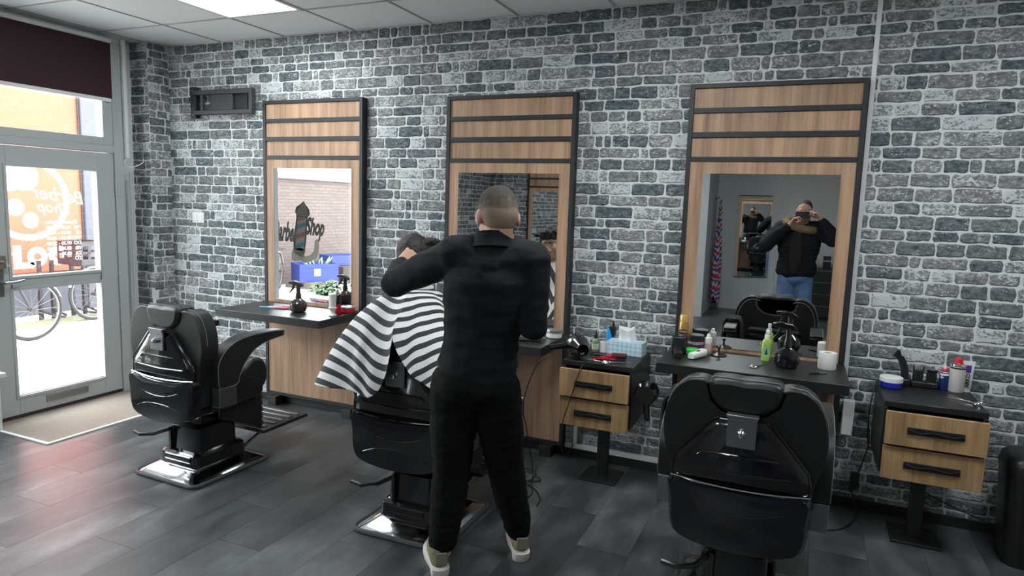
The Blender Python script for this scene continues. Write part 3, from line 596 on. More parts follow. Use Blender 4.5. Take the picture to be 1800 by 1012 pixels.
def blob(name, mb, m_, parent=None, voxel=0.007, smooth=6, wrinkle=0, wscale=14, wstretch=(1, 1, 1)):
    me = bpy.data.meshes.new(name+'_src'); me.from_pydata(mb.v, [], mb.f)
    bm = bmesh.new(); bm.from_mesh(me); bmesh.ops.recalc_face_normals(bm, faces=bm.faces); bm.to_mesh(me); bm.free()
    o = bpy.data.objects.new(name, me); COL.objects.link(o)
    rm = o.modifiers.new('r', 'REMESH'); rm.mode = 'VOXEL'; rm.voxel_size = voxel
    s = o.modifiers.new('s', 'SMOOTH'); s.factor = 0.5; s.iterations = smooth
    dg = bpy.context.evaluated_depsgraph_get(); new = bpy.data.meshes.new_from_object(o.evaluated_get(dg)); bpy.data.objects.remove(o)
    if wrinkle:
        nn = [v.normal.copy() for v in new.vertices]
        for v, nrm in zip(new.vertices, nn):
            p = v.co; q = Vector((p.x*wstretch[0], p.y*wstretch[1], p.z*wstretch[2]))*wscale
            a = noise.noise(q); b2 = noise.noise(q*2.3+Vector((5, 2, 8)))
            v.co = p+nrm*wrinkle*((1-abs(a)*2.2)*0.8+b2*0.35)
    new.shade_smooth(); new.materials.clear(); new.materials.append(m_)
    ob = bpy.data.objects.new(name, new); COL.objects.link(ob)
    if parent is not None: ob.parent = parent
    return ob
def head_prims(mb, c, F):
    P = lambda x_, y_, z_: Vector(c)+F @ Vector((x_, y_, z_))
    ell(mb, P(0, -0.012, 0.028), (0.076, 0.095, 0.09), F); ell(mb, P(0, 0.022, -0.028), (0.063, 0.07, 0.088), F)
    ell(mb, P(0, 0.045, -0.086), (0.040, 0.042, 0.032), F); cap(mb, P(0, 0.086, 0.008), 0.008, P(0, 0.108, -0.036), 0.0125)
    for s in (-1, 1):
        ell(mb, P(s*0.011, 0.094, -0.042), (0.009, 0.009, 0.008), F); ell(mb, P(s*0.036, 0.056, -0.032), (0.025, 0.024, 0.026), F)
        ell(mb, P(s*0.03, 0.077, 0.022), (0.026, 0.012, 0.008), F); ell(mb, P(s*0.079, -0.012, -0.008), (0.011, 0.021, 0.033), F)
        ell(mb, P(s*0.05, 0.02, -0.075), (0.02, 0.04, 0.02), F)
    ell(mb, P(0, 0.084, -0.066), (0.024, 0.011, 0.006), F); ell(mb, P(0, 0.083, -0.079), (0.020, 0.011, 0.007), F)
def face_parts(c, F, parent, brow, lip, iris):
    P = lambda x_, y_, z_: Vector(c)+F @ Vector((x_, y_, z_))
    for s in (-1, 1):
        mb = MB(); ell(mb, P(s*0.031, 0.0745, 0.003), (0.0135, 0.011, 0.0085), F, 14, 10); e = mb.build('eye', mat('eye_white', (0.6, 0.58, 0.56), 0.25), parent)
        mb = MB(); ell(mb, P(s*0.031, 0.0825, 0.003), (0.0055, 0.004, 0.0058), F, 12, 8); mb.build('iris', iris, e)
        mb = MB(); cap(mb, P(s*0.012, 0.0885, 0.022), 0.004, P(s*0.048, 0.0755, 0.026), 0.003); mb.build('eyebrow', brow, parent)
    mb = MB(); ell(mb, P(0, 0.0885, -0.0665), (0.021, 0.0085, 0.0045), F); ell(mb, P(0, 0.0875, -0.0775), (0.018, 0.0085, 0.0055), F); mb.build('lips', lip, parent)
def hand_prims(mb, wrist, fdir, pdir, curl=0.5, side=1, s=1.0, spread=0.12):
    """wrist point, finger direction, palm normal (towards what is held); side=+1: thumb on f x p side"""
    f = Vector(fdir).normalized(); p = Vector(pdir); p = (p-f*p.dot(f)).normalized(); l = f.cross(p)*side; W = Vector(wrist)
    kn = []
    for i, (lat, ln) in enumerate(((0.030, 0.092), (0.010, 0.096), (-0.010, 0.091), (-0.028, 0.082))):
        k = W+f*ln*s+l*lat*s; kn.append(k); cap(mb, W+f*0.012*s+l*lat*0.6*s, 0.015*s, k, 0.0112*s, 10, 3)
    for k, (i, L) in zip(kn, enumerate(((0.042, 0.025, 0.020), (0.046, 0.029, 0.021), (0.043, 0.027, 0.020), (0.033, 0.021, 0.018)))):
        a = curl*(0.55+0.1*i); d = (f+l*spread*(1.2-0.8*i)).normalized(); q = k
        for j, ll in enumerate(L):
            dd = (d*math.cos(a)+p*math.sin(a)).normalized(); e = q+dd*ll*s
            cap(mb, q, (0.0098-0.0011*j)*s, e, (0.0090-0.0012*j)*s, 10, 3); q = e; a += curl*(0.95 if j == 0 else 0.7)
    b = W+f*0.03*s+l*0.025*s+p*0.006*s; e1 = b+(f*0.5+l*0.75+p*0.35).normalized()*0.042*s; e2 = e1+(f*0.8+l*0.35+p*0.5).normalized()*0.032*s; e3 = e2+(f*0.85+l*0.05+p*0.5).normalized()*0.025*s
    cap(mb, b, 0.015*s, e1, 0.0125*s, 10, 3); cap(mb, e1, 0.0115*s, e2, 0.0105*s, 10, 3); cap(mb, e2, 0.0102*s, e3, 0.0085*s, 10, 3)
def limb(mb, pts, k=1.0, add=0.0):
    for (p, r), (q, r2) in zip(pts[:-1], pts[1:]): cap(mb, p, r*k+add, q, r2*k+add)
SKIN = mat('skin', (0.52, 0.30, 0.215), 0.5, var=0.08, vscale=30)
SKIN2 = mat('skin_tan', (0.46, 0.27, 0.19), 0.5, var=0.08, vscale=30)
LIP = mat('lips', (0.38, 0.13, 0.11), 0.45)
HAIRB = mat('brown_black_hair', (0.018, 0.013, 0.010), 0.55, bump=0.5, bscale=120, var=0.5, vscale=60)
BUZZ = mat('cropped_hair', (0.22, 0.165, 0.125), 0.75, bump=0.3, bscale=400, var=0.35, vscale=12)
SHIRT = mat('black_shirt', (0.0085, 0.0108, 0.0125), 0.9, bump=0.3, bscale=35, spec=0.25)
BJEANS = mat('black_jeans', (0.005, 0.0055, 0.006), 0.9, bump=0.3, bscale=60, spec=0.15)
IRIS = mat('dark_iris', (0.02, 0.012, 0.008), 0.2)
def torso_prims(mb, pel, chest, sh_l, sh_r, hip_w, add=0.0, fwd=None, girth=1.0, belly=0.10):
    pel, chest, sl, sr = map(Vector, (pel, chest, sh_l, sh_r)); lat = (sr-sl).normalized(); f = Vector(fwd).normalized()
    up = (chest-pel).normalized(); F = Matrix((lat, up.cross(lat).normalized()*1.0, up)).transposed()
    L = (chest-pel).length
    for t, wx, wy in ((0.0, hip_w, 0.112), (0.12, hip_w*1.0, 0.114), (0.26, hip_w*0.95, 0.106), (0.40, hip_w*0.92, belly), (0.54, hip_w*0.96, 0.102), (0.68, hip_w*1.04, 0.108), (0.82, hip_w*1.1, 0.112), (0.96, hip_w*1.08, 0.108)):
        ell(mb, pel.lerp(chest, t), (wx*girth+add, wy*girth+add, 0.105+add*0.5), F)
    mid = (sl+sr)/2
    cap(mb, sl, 0.062+add, sr, 0.062+add); cap(mb, mid.lerp(chest, 0.5), 0.085+add, sl.lerp(mid, 0.25), 0.066+add); cap(mb, mid.lerp(chest, 0.5), 0.085+add, sr.lerp(mid, 0.25), 0.066+add)
def shoe(parent, heel, direction, up_mat, sole_mat, tab_mat):
    d = Vector(direction); d.z = 0; d.normalize(); s = Vector((-d.y, d.x, 0)); H = Vector((heel[0], heel[1], 0))
    P = lambda f, l, z: H+d*f+s*l+Vector((0, 0, z))
    ol = crom([(-0.01, 0), (0.01, 0.036), (0.08, 0.034), (0.16, 0.046), (0.23, 0.042), (0.275, 0.01), (0.27, -0.022), (0.2, -0.044), (0.1, -0.034), (0.015, -0.036)], 4)
    so = MB().rings([[P(f, l, 0.0) for f, l in ol], [P(f-0.002 if f > 0.1 else f-0.008, l*1.1, 0.018) for f, l in ol], [P(f if f > 0.1 else f-0.012, l*1.06, 0.042 if f < 0.1 else 0.034) for f, l in ol], [P(f, l*0.9, 0.045) for f, l in ol]]).build('sole', sole_mat, parent, smooth=60)
    mb = MB(); cap(mb, P(0.04, 0, 0.06), 0.040, P(0.14, 0.003, 0.062), 0.040); cap(mb, P(0.14, 0.003, 0.06), 0.040, P(0.225, 0.0, 0.05), 0.032); cap(mb, P(0.05, 0, 0.07), 0.042, P(0.055, 0, 0.108), 0.044)
    ub = blob('shoe_upper', mb, up_mat, parent, 0.006, 5)
    MB().box((-0.024, -0.006, 0), (0.024, 0.004, 0.055)).build('heel_tab', tab_mat, ub, bevel=0.003).matrix_world = Matrix.Translation(P(-0.006, 0, 0.06)) @ Matrix.Rotation(math.atan2(d.y, d.x)-PI/2, 4, 'Z')
    return so

def fade_mat(c, up):
    # clipped hair: dark crop on the crown fading to stubble at the nape
    m_, nt, b = base('faded_crop'); g = nt.nodes.new('ShaderNodeNewGeometry'); d = nt.nodes.new('ShaderNodeVectorMath'); d.operation = 'DOT_PRODUCT'; nt.links.new(g.outputs['Position'], d.inputs[0]); d.inputs[1].default_value = up
    n = noise_node(nt, g.outputs['Position'], 45, 4); h = mathn(nt, 'ADD', mathn(nt, 'SUBTRACT', d.outputs['Value'], Vector(c).dot(up)), mathn(nt, 'MULTIPLY', mathn(nt, 'SUBTRACT', n.outputs['Fac'], 0.5), 0.05))
    r = ramp(nt, [(0.0, (0.40, 0.25, 0.18)), (0.35, (0.26, 0.19, 0.14)), (0.6, (0.17, 0.135, 0.105)), (0.8, (0.06, 0.05, 0.042)), (1.0, (0.035, 0.03, 0.026))]); nt.links.new(mathn(nt, 'ADD', mathn(nt, 'MULTIPLY', h, 6.2), 0.46, True), r.inputs[0]); nt.links.new(r.outputs[0], b.inputs['Base Color'])
    b.inputs['Roughness'].default_value = 0.8; b.inputs['Specular IOR Level'].default_value = 0.2
    n2 = noise_node(nt, g.outputs['Position'], 500, 2); bp = nt.nodes.new('ShaderNodeBump'); bp.inputs['Strength'].default_value = 0.3; bp.inputs['Distance'].default_value = 0.003; nt.links.new(n2.outputs['Fac'], bp.inputs['Height']); nt.links.new(bp.outputs[0], b.inputs['Normal'])
    return m_
# --- the barber, back to the camera
def barber():
    fw = Vector((-0.45, 0.9, 0)).normalized()
    pel = (-1.185, 2.40, 0.90); chest = (-1.11, 2.34, 1.31); sl = Vector((-1.245, 2.315, 1.395)); sr = Vector((-0.955, 2.385, 1.390)); hc = Vector((-1.10, 2.375, 1.545))
    F = frame((-0.62, 0.74, -0.28))
    el, wl = Vector((-1.58, 2.40, 1.25)), Vector((-1.70, 2.64, 1.315))
    er, wr = Vector((-0.935, 2.38, 1.135)), Vector((-1.16, 2.66, 1.14))
    hl, hr_ = Vector((-1.27, 2.375, 0.86)), Vector((-1.11, 2.43, 0.86)); kl, kr = Vector((-1.305, 2.43, 0.47)), Vector((-1.125, 2.585, 0.47)); al, ar = Vector((-1.345, 2.435, 0.09)), Vector((-1.10, 2.70, 0.09))
    b = MB(); torso_prims(b, pel, chest, sl, sr, 0.150, 0, fw)
    head_prims(b, hc, F); cap(b, Vector((-1.10, 2.345, 1.40)), 0.062, hc+F @ Vector((0, -0.02, -0.05)), 0.056)
    limb(b, [(sl, 0.05), (el, 0.04)]); limb(b, [(el, 0.04), (wl, 0.028)]); limb(b, [(sr, 0.05), (er, 0.04)]); limb(b, [(er, 0.04), (wr, 0.028)])
    limb(b, [(hl, 0.08), (kl, 0.055), (al, 0.04)]); limb(b, [(hr_, 0.08), (kr, 0.055), (ar, 0.04)])
    for a in (al, ar): cap(b, a, 0.04, a+fw*0.13+Vector((0, 0, -0.04)), 0.032)
    hdir = Vector((-0.02, 0.19, 0.055)).normalized()
    hand_prims(b, wl, hdir, (-0.75, 0.1, -0.5), 0.3, -1, 1.05); hand_prims(b, wr, (-0.75, 0.6, 0.15), (-0.5, -0.2, -0.8), 0.7, 1)
    body = blob('person', b, SKIN, None, 0.0065, 4)
    tag(body, 'barber in black shirt and jeans seen from behind, cutting hair', 'person')
    h = MB(); P = lambda x_, y_, z_: hc+F @ Vector((x_, y_, z_))
    ell(h, P(0, -0.017, 0.034), (0.0785, 0.0965, 0.088), F); ell(h, P(0, -0.045, 0.0), (0.072, 0.064, 0.070), F)
    hb = blob('hair', h, fade_mat(hc, F @ Vector((0, 0, 1))), body, 0.005, 3)
    s = MB(); torso_prims(s, (pel[0], pel[1], pel[2]+0.02), chest, sl, sr, 0.150, 0.013, fw)
    limb(s, [(sl, 0.07), (sl.lerp(el, 0.5), 0.067), (el, 0.057)]); limb(s, [(el, 0.057), (el.lerp(wl, 0.5), 0.054), (el.lerp(wl, 0.84), 0.040)]); limb(s, [(sr, 0.07), (sr.lerp(er, 0.5), 0.064), (er, 0.054)]); limb(s, [(er, 0.054), (wr, 0.040)])
    cap(s, Vector((-1.105, 2.335, 1.36)), 0.10, Vector((-1.102, 2.345, 1.425)), 0.078)
    sh = blob('shirt', s, SHIRT, body, 0.008, 5, 0.007, 8, (1, 1, 2.4))
    c0 = Vector((-1.102, 2.347, 1.438)); F2 = frame((-0.45, 0.85, -0.2))
    rr = []
    for z_, r_ in ((-0.012, 0.086), (0.016, 0.076), (0.048, 0.069), (0.048, 0.064), (0.0, 0.070)):
        rr.append([c0+F2 @ Vector((r_*math.cos(2*PI*j/28), r_*1.05*math.sin(2*PI*j/28)-0.005, z_)) for j in range(28)])
    MB().rings(rr, caps=False).build('collar', SHIRT, sh, smooth=60)
    j = MB(); add = 0.014
    for p_, q_, a_ in ((hl, kl, al), (hr_, kr, ar)):
        limb(j, [(p_, 0.10), (p_.lerp(q_, 0.5), 0.097), (q_, 0.08), (q_.lerp(a_, 0.4), 0.075), (a_+Vector((0, 0, 0.045)), 0.060)])
    ell(j, (pel[0], pel[1], pel[2]-0.02), (0.165, 0.125, 0.12), frame(fw)); ell(j, (hl+hr_)/2+Vector((0, -0.02, 0.01)), (0.155, 0.125, 0.09), frame(fw))
    jn = blob('jeans', j, BJEANS, body, 0.008, 5, 0.005, 12, (1, 1, 1.8))
    # back pockets
    olive = mat('olive_suede', (0.21, 0.185, 0.10), 0.8, var=0.2, vscale=40); sole = mat('sole_white', (0.62, 0.58, 0.56), 0.5); tab = mat('grey_tab', (0.17, 0.165, 0.12), 0.6)
    shoe(body, (-1.318, 2.375, 0), (-0.62, 0.78, 0), olive, sole, tab); shoe(body, (-1.06, 2.655, 0), (-0.5, 0.86, 0), olive, sole, tab)
barber()

# --- the client under the striped cape
def client():
    hc = Vector((-1.815, 2.955, 1.300)); F = frame((0.12, 0.98, -0.12), (-0.14, 0, 1))
    pel = (-1.69, 2.70, 0.68); chest = (-1.735, 2.82, 1.03); sl = Vector((-1.88, 2.84, 1.035)); sr = Vector((-1.58, 2.84, 1.035))
    b = MB(); torso_prims(b, pel, chest, sl, sr, 0.125, -0.012, (0, 1, 0)); head_prims(b, hc, F); cap(b, Vector((-1.745, 2.86, 1.08)), 0.06, hc+F @ Vector((0, -0.02, -0.06)), 0.052)
    el, wl, er, wr = Vector((-1.965, 2.80, 0.86)), Vector((-1.93, 3.0, 0.86)), Vector((-1.42, 2.82, 0.86)), Vector((-1.42, 3.02, 0.86))
    limb(b, [(sl, 0.05), (el, 0.04), (wl, 0.03)]); limb(b, [(sr, 0.05), (er, 0.04), (wr, 0.03)])
    hand_prims(b, wl, (0.1, 0.95, -0.1), (0, 0, -1), 0.4, 1); hand_prims(b, wr, (-0.1, 0.95, -0.1), (0, 0, -1), 0.4, -1)
    limb(b, [((-1.78, 2.76, 0.70), 0.08), ((-1.80, 3.14, 0.67), 0.058), ((-1.78, 3.32, 0.26), 0.042)]); limb(b, [((-1.58, 2.76, 0.70), 0.08), ((-1.55, 3.14, 0.67), 0.058), ((-1.55, 3.32, 0.26), 0.042)])
    body = blob('person', b, SKIN2, None, 0.0065, 4); tag(body, 'seated client wearing a black and white striped barber cape', 'person')
    face_parts(hc, F, body, HAIRB, LIP, IRIS)
    P = lambda x_, y_, z_: hc+F @ Vector((x_, y_, z_)); h = MB()
    ell(h, P(0, -0.02, 0.046), (0.082, 0.098, 0.088), F); ell(h, P(0, -0.052, -0.002), (0.073, 0.058, 0.075), F)
    rs = random.Random(4)
    for k in range(46):
        a = rs.uniform(-1, 1); e = rs.uniform(-0.2, 1)
        p = P(0.07*math.sin(a*1.5), -0.01+0.075*e, 0.10-0.02*abs(a)); q = p+F @ Vector((0.03*a+rs.uniform(-0.012, 0.012), 0.012+rs.uniform(-0.01, 0.02), rs.uniform(0.004, 0.02))); cap(h, p, 0.016, q, 0.008, 8, 2)
    for s in (-1, 1): cap(h, P(s*0.07, 0.03, 0.03), 0.012, P(s*0.073, 0.012, -0.03), 0.006)
    for k in range(7): cap(h, P(-0.05+k*0.0165, 0.066, 0.085), 0.014, P(-0.055+k*0.018, 0.083, 0.052), 0.006)
    blob('hair', h, HAIRB, body, 0.005, 3, 0.003, 60, (1, 0.4, 1))
    j = MB(); limb(j, [((-1.78, 2.76, 0.70), 0.092), ((-1.80, 3.14, 0.67), 0.07), ((-1.78, 3.32, 0.24), 0.055)]); limb(j, [((-1.58, 2.76, 0.70), 0.092), ((-1.55, 3.14, 0.67), 0.07), ((-1.55, 3.32, 0.24), 0.055)])
    blob('trousers', j, BJEANS, body, 0.010, 4)
    for x_ in (-1.78, -1.55):
        mb = MB(); cap(mb, (x_, 3.30, 0.222), 0.042, (x_, 3.45, 0.212), 0.036); blob('shoe', mb, BPLAST, body, 0.008, 4)
    # cape: neck ring -> shoulder ridge -> hem, stripes follow the flat cloth
    N = Vector((-1.755, 2.885, 1.155))
    T_ = [(-90, (-1.68, 2.60, 1.085), (-1.64, 2.465, 0.99)), (-104, (-1.76, 2.62, 1.06), (-1.705, 2.445, 0.735)), (-130, (-1.88, 2.62, 1.055), (-1.83, 2.43, 0.735)), (-152, (-1.975, 2.67, 1.035), (-2.02, 2.44, 0.735)), (-168, (-1.995, 2.80, 1.01), (-2.125, 2.62, 0.735)),
          (-185, (-1.965, 2.9, 1.0), (-2.12, 2.85, 0.66)), (-215, (-1.94, 3.02, 0.95), (-2.09, 3.12, 0.60)), (-245, (-1.84, 3.08, 0.93), (-1.92, 3.4, 0.52)), (-270, (-1.72, 3.08, 0.95), (-1.68, 3.45, 0.5)), (-295, (-1.60, 3.07, 0.93), (-1.45, 3.4, 0.52)),
          (-325, (-1.50, 3.0, 0.96), (-1.28, 3.12, 0.6)), (-355, (-1.485, 2.9, 1.0), (-1.25, 2.88, 0.66)), (-372, (-1.50, 2.8, 1.02), (-1.26, 2.68, 0.74)), (-392, (-1.46, 2.66, 1.035), (-1.33, 2.46, 0.78)), (-415, (-1.56, 2.61, 1.06), (-1.46, 2.43, 0.82)), (-436, (-1.64, 2.61, 1.075), (-1.56, 2.455, 0.88)), (-450, (-1.68, 2.60, 1.085), (-1.64, 2.465, 0.99))]
    ctrl = [(Vector((a, 0, 0)), Vector(r), Vector(h_)) for a, r, h_ in T_]
    A = crom([tuple(c[0]) for c in ctrl], 10, False); RG = crom([tuple(c[1]) for c in ctrl], 10, False); HM = crom([tuple(c[2]) for c in ctrl], 10, False)
    S = 22; v = []; uv = []; f = []
    for i, (a, r, h_) in enumerate(zip(A, RG, HM)):
        th = math.radians(a[0]); n0 = N+Vector((0.064*math.cos(th), 0.064*math.sin(th), 0.012)); r = Vector(r); h_ = Vector(h_); prev = None; s_ = 0.06
        out = Vector((math.cos(th), math.sin(th), 0))
        for k in range(S+1):
            t = k/S
            if t < 0.42:
                q = t/0.42; p = n0.lerp(r, q)+Vector((0, 0, 0.028*math.sin(PI*q)))
            else:
                q = (t-0.42)/0.58; p = r.lerp(h_, q); bul = math.sin(PI*q)
                p += out*0.018*bul+Vector((0, 0, 0.012*bul*(1-q)))
            w_ = max(0, t-0.25)
            p += out*(0.017*w_*math.sin(th*9+0.6)+0.010*w_*math.sin(th*17+2*t))
            if prev is not None: s_ += (p-prev).length
            prev = p.copy(); v.append(p); uv.append((s_*math.cos(0.6*(th-math.radians(-150 if a[0] > -270 else -390)))+0.012*noise.noise(p*5), s_*math.sin(th)))
    n = len(A)
    for i in range(n-1):
        for k in range(S): a0 = i*(S+1)+k; f.append((a0, a0+1, a0+S+2, a0+S+1))
    me = bpy.data.meshes.new('cape'); me.from_pydata([tuple(p) for p in v], [], f); ul = me.uv_layers.new(name='UVMap')
    for lp in me.loops: ul.data[lp.index].uv = uv[lp.vertex_index]
    me.shade_smooth(); me.materials.append(stripe_mat('cape_stripes', (0.016, 0.016, 0.018), (0.66, 0.66, 0.66), 0.058, 0.47))
    o = bpy.data.objects.new('cape', me); COL.objects.link(o); o.parent = body
    sd = o.modifiers.new('t', 'SOLIDIFY'); sd.thickness = 0.002
    sb = o.modifiers.new('s', 'SUBSURF'); sb.levels = 1; sb.render_levels = 1
    MB().tube([N+Vector((0.062*math.cos(2*PI*k/24), 0.062*math.sin(2*PI*k/24), 0.015)) for k in range(24)], 0.011, 8, closed=True).build('neck_band', mat('neck_paper', (0.62, 0.62, 0.61), 0.8), body)
client()

# --- the man taking the photograph, seen in the right mirror
def photographer():
    fw = Vector((-0.22, 0.97, 0)).normalized()
    hc = Vector((-0.03, -0.155, 1.618)); F = frame((-0.12, 0.98, -0.1))
    pel = (-0.07, -0.24, 0.92); chest = (-0.055, -0.225, 1.31); sl = Vector((-0.245, -0.23, 1.415)); sr = Vector((0.13, -0.20, 1.415))
    el, wl = Vector((-0.40, -0.13, 1.235)), Vector((-0.165, -0.075, 1.47)); er, wr = Vector((0.285, -0.10, 1.325)), Vector((0.135, -0.065, 1.535))
    hl, hr_, kl, kr, al, ar = Vector((-0.16, -0.24, 0.88)), Vector((0.02, -0.24, 0.88)), Vector((-0.17, -0.22, 0.48)), Vector((0.04, -0.22, 0.48)), Vector((-0.18, -0.25, 0.09)), Vector((0.06, -0.25, 0.09))
    b = MB(); torso_prims(b, pel, chest, sl, sr, 0.155, 0, fw); head_prims(b, hc, F); cap(b, Vector((-0.045, -0.205, 1.41)), 0.064, hc+F @ Vector((0, -0.02, -0.06)), 0.057)
    limb(b, [(sl, 0.05), (el, 0.04), (wl, 0.028)]); limb(b, [(sr, 0.05), (er, 0.04), (wr, 0.028)]); limb(b, [(hl, 0.08), (kl, 0.055), (al, 0.04)]); limb(b, [(hr_, 0.08), (kr, 0.055), (ar, 0.04)])
    for a in (al, ar): cap(b, a, 0.04, a+fw*0.13+Vector((0, 0, -0.04)), 0.032)
    hand_prims(b, wl, (0.55, 0.25, 0.78), (0.5, 0.25, -0.1), 0.75, -1); hand_prims(b, wr, (-0.45, 0.2, 0.6), (-0.7, 0.3, -0.45), 0.9, 1)
    body = blob('person', b, SKIN, None, 0.0065, 4); tag(body, 'man in dark fur-hooded jacket and blue jeans taking the photo, seen in the right mirror', 'person')
    face_parts(hc, F, body, HAIRB, LIP, IRIS)
    P = lambda x_, y_, z_: hc+F @ Vector((x_, y_, z_)); h = MB(); ell(h, P(0, -0.022, 0.04), (0.0785, 0.0955, 0.088), F); ell(h, P(0, -0.048, -0.005), (0.071, 0.06, 0.075), F); blob('hair', h, mat('greying_crop', (0.05, 0.042, 0.036), 0.8, bump=0.3, bscale=300), body, 0.006, 4)
    jm = mat('dark_parka', (0.009, 0.011, 0.014), 0.85, bump=0.3, bscale=30, spec=0.2)
    j = MB(); torso_prims(j, (pel[0], pel[1], 0.96), chest, sl, sr, 0.175, 0.035, fw)
    limb(j, [(sl, 0.092), (sl.lerp(el, 0.5), 0.088), (el, 0.078)]); limb(j, [(el, 0.078), (el.lerp(wl, 0.55), 0.068), (el.lerp(wl, 0.85), 0.05)]); limb(j, [(sr, 0.092), (sr.lerp(er, 0.5), 0.088), (er, 0.080)]); limb(j, [(er, 0.080), (er.lerp(wr, 0.55), 0.068), (er.lerp(wr, 0.85), 0.05)])
    jk = blob('jacket', j, jm, body, 0.009, 5, 0.008, 8, (1, 1, 1.7))
    s = MB(); ell(s, (-0.085, -0.085, 1.18), (0.075, 0.05, 0.26), frame(fw)); blob('jumper', s, mat('black_knit', (0.006, 0.006, 0.007), 0.9), jk, 0.01, 3)
    # fur trimmed hood round the neck
    fur = MB(); rs = random.Random(9)
    ring = []
    for k in range(30):
        a = 2*PI*k/30; ring.append(Vector((-0.05+0.155*math.cos(a), -0.185+0.115*math.sin(a), 1.465-0.035*math.sin(a)+0.035*math.cos(a)*-1)))
    for k in range(30): cap(fur, ring[k], 0.042, ring[(k+1) % 30], 0.042, 10, 3)
    fo = blob('fur_trim', fur, mat('fur', (0.17, 0.125, 0.07), 0.95, var=0.5, vscale=70), jk, 0.01, 3, 0.006, 40)
    hb = MB()
    for k in range(1500):
        a = rs.uniform(0, 2*PI); e = rs.uniform(0, 2*PI); i = a/(2*PI)*30; c0 = ring[int(i) % 30].lerp(ring[(int(i)+1) % 30], i % 1)
        rad = Vector((math.cos(a), math.sin(a), 0)); d = (rad*math.cos(e)+Vector((0, 0, 1))*math.sin(e)+Vector((rs.uniform(-.4, .4), rs.uniform(-.4, .4), rs.uniform(-.4, .4)))).normalized()
        p = c0+d*0.035; q = p+d*rs.uniform(0.012, 0.03); sx = d.orthogonal().normalized()*0.0016; sy = d.cross(sx)
        o_ = len(hb.v); hb.v += [tuple(p+sx), tuple(p-sx), tuple(p+sy), tuple(q)]; hb.f += [(o_, o_+1, o_+3), (o_+1, o_+2, o_+3), (o_+2, o_, o_+3)]
    tag(hb.build('fur_hairs', mat('fur', (0.17, 0.125, 0.07)), fo, smooth=0), kind='stuff')
    t = MB()
    for p_, q_, a_ in ((hl, kl, al), (hr_, kr, ar)): limb(t, [(p_, 0.098), (p_.lerp(q_, 0.5), 0.09), (q_, 0.074), (a_, 0.062)])
    ell(t, (pel[0], pel[1], pel[2]-0.03), (0.17, 0.13, 0.11), frame(fw))
    blob('jeans', t, mat('blue_denim', (0.085, 0.155, 0.30), 0.85, var=0.35, vscale=7, bump=0.2, bscale=80), body, 0.009, 5, 0.005, 12)
    for a in (al, ar):
        so = shoe(body, (a.x+0.01, a.y-0.05, 0), fw, mat('dark_shoe', (0.03, 0.03, 0.03), 0.6), mat('dark_sole', (0.05, 0.05, 0.05), 0.6), mat('dark_shoe', (0.03, 0.03, 0.03)))
    ph = thing('mobile_phone', 'black mobile phone held up by the photographing man, seen in the right mirror', 'phone', (0, -0.012, 1.6))
    R = Matrix.Rotation(0.30, 4, 'Z')
    for nm, mb, m_ in (('case', MB().prism(rrect(0.148, 0.075, 0.012), -0.009, 0.0, 'y'), BPLAST), ('lens', MB().lathe([(0.009, 0.0), (0.009, 0.002), (0.005, 0.0025)], (0.045, 0, 0.022), 16, 'y'), GLOSS)):
        mb.v = [tuple(Vector(q)+Vector((-0.045, -0.004, -0.022))) for q in mb.v]; o = mb.build(nm, m_, ph, bevel=0.002 if nm == 'case' else 0)
    ph.rotation_euler = (0, 0, 0.2)
photographer()

# ------------------------------------------------------------------ wall fittings
br = thing('tv_wall_bracket', 'black folding television bracket on the brick wall by the ceiling', 'tv bracket', (-4.50, YB, 2.19))
MB().box((-0.02, -0.05, 0.0), (0.035, -0.012, 0.24)).build('upright', BLACKF, br, bevel=0.003)
MB().box((0.02, -0.06, 0.025), (0.62, -0.02, 0.055)).box((0.02, -0.06, 0.175), (0.62, -0.02, 0.21)).box((0.59, -0.06, 0.055), (0.62, -0.02, 0.175)).box((0.09, -0.055, 0.055), (0.115, -0.025, 0.175)).box((0.19, -0.05, 0.055), (0.42, -0.03, 0.175)).build('arm_plate', mat('bracket_grey', (0.045, 0.05, 0.055), 0.5), br, bevel=0.003)
MB().box((0.25, -0.03, 0.06), (0.55, -0.006, 0.17)).build('wall_plate', BLACKF, br)
for z in (0.025, 0.105, 0.21): MB().lathe([(0.006, 0), (0.006, -0.004)], (0.008, -0.05, z), 10, 'y').build('screw', STEEL, br)
sw = thing('light_switch', 'white double light switch on the brick wall under the bracket', 'light switch', (-4.51, YB-0.004, 1.41))
MB().box((-0.062, -0.012, -0.042), (0.062, 0, 0.042)).build('plate', WPLAST, sw, bevel=0.004)
for x in (-0.027, 0.027): MB().box((x-0.022, -0.017, -0.026), (x+0.022, -0.011, 0.026)).build('rocker', WPLAST, sw, bevel=0.003)
sw = thing('light_switch', 'white light switch on the opposite brick wall, seen only in mirrors', 'light switch', (XL+0.006, -0.9, 1.33), PI/2)
MB().box((-0.06, -0.012, -0.04), (0.06, 0, 0.04)).build('plate', WPLAST, sw, bevel=0.004); MB().box((-0.03, -0.017, -0.025), (0.03, -0.011, 0.025)).build('rocker', WPLAST, sw, bevel=0.003)
ps = thing('power_strip', 'white power strip fixed upright under the right shelf end', 'power strip', (0.285, YB-0.02, 0.42))
MB().box((-0.028, -0.045, 0), (0.028, 0, 0.19)).build('housing', WPLAST, ps, bevel=0.005)
MB().box((0.029, -0.03, 0.13), (0.075, -0.012, 0.148)).build('plug', BPLAST, ps, bevel=0.004)
def cable(label, pts, r=0.0035, m_=CABLE, name='power_cable'): return tag(MB().tube(crom(pts, 8, False), r, 6).build(name, m_), label, 'cable')
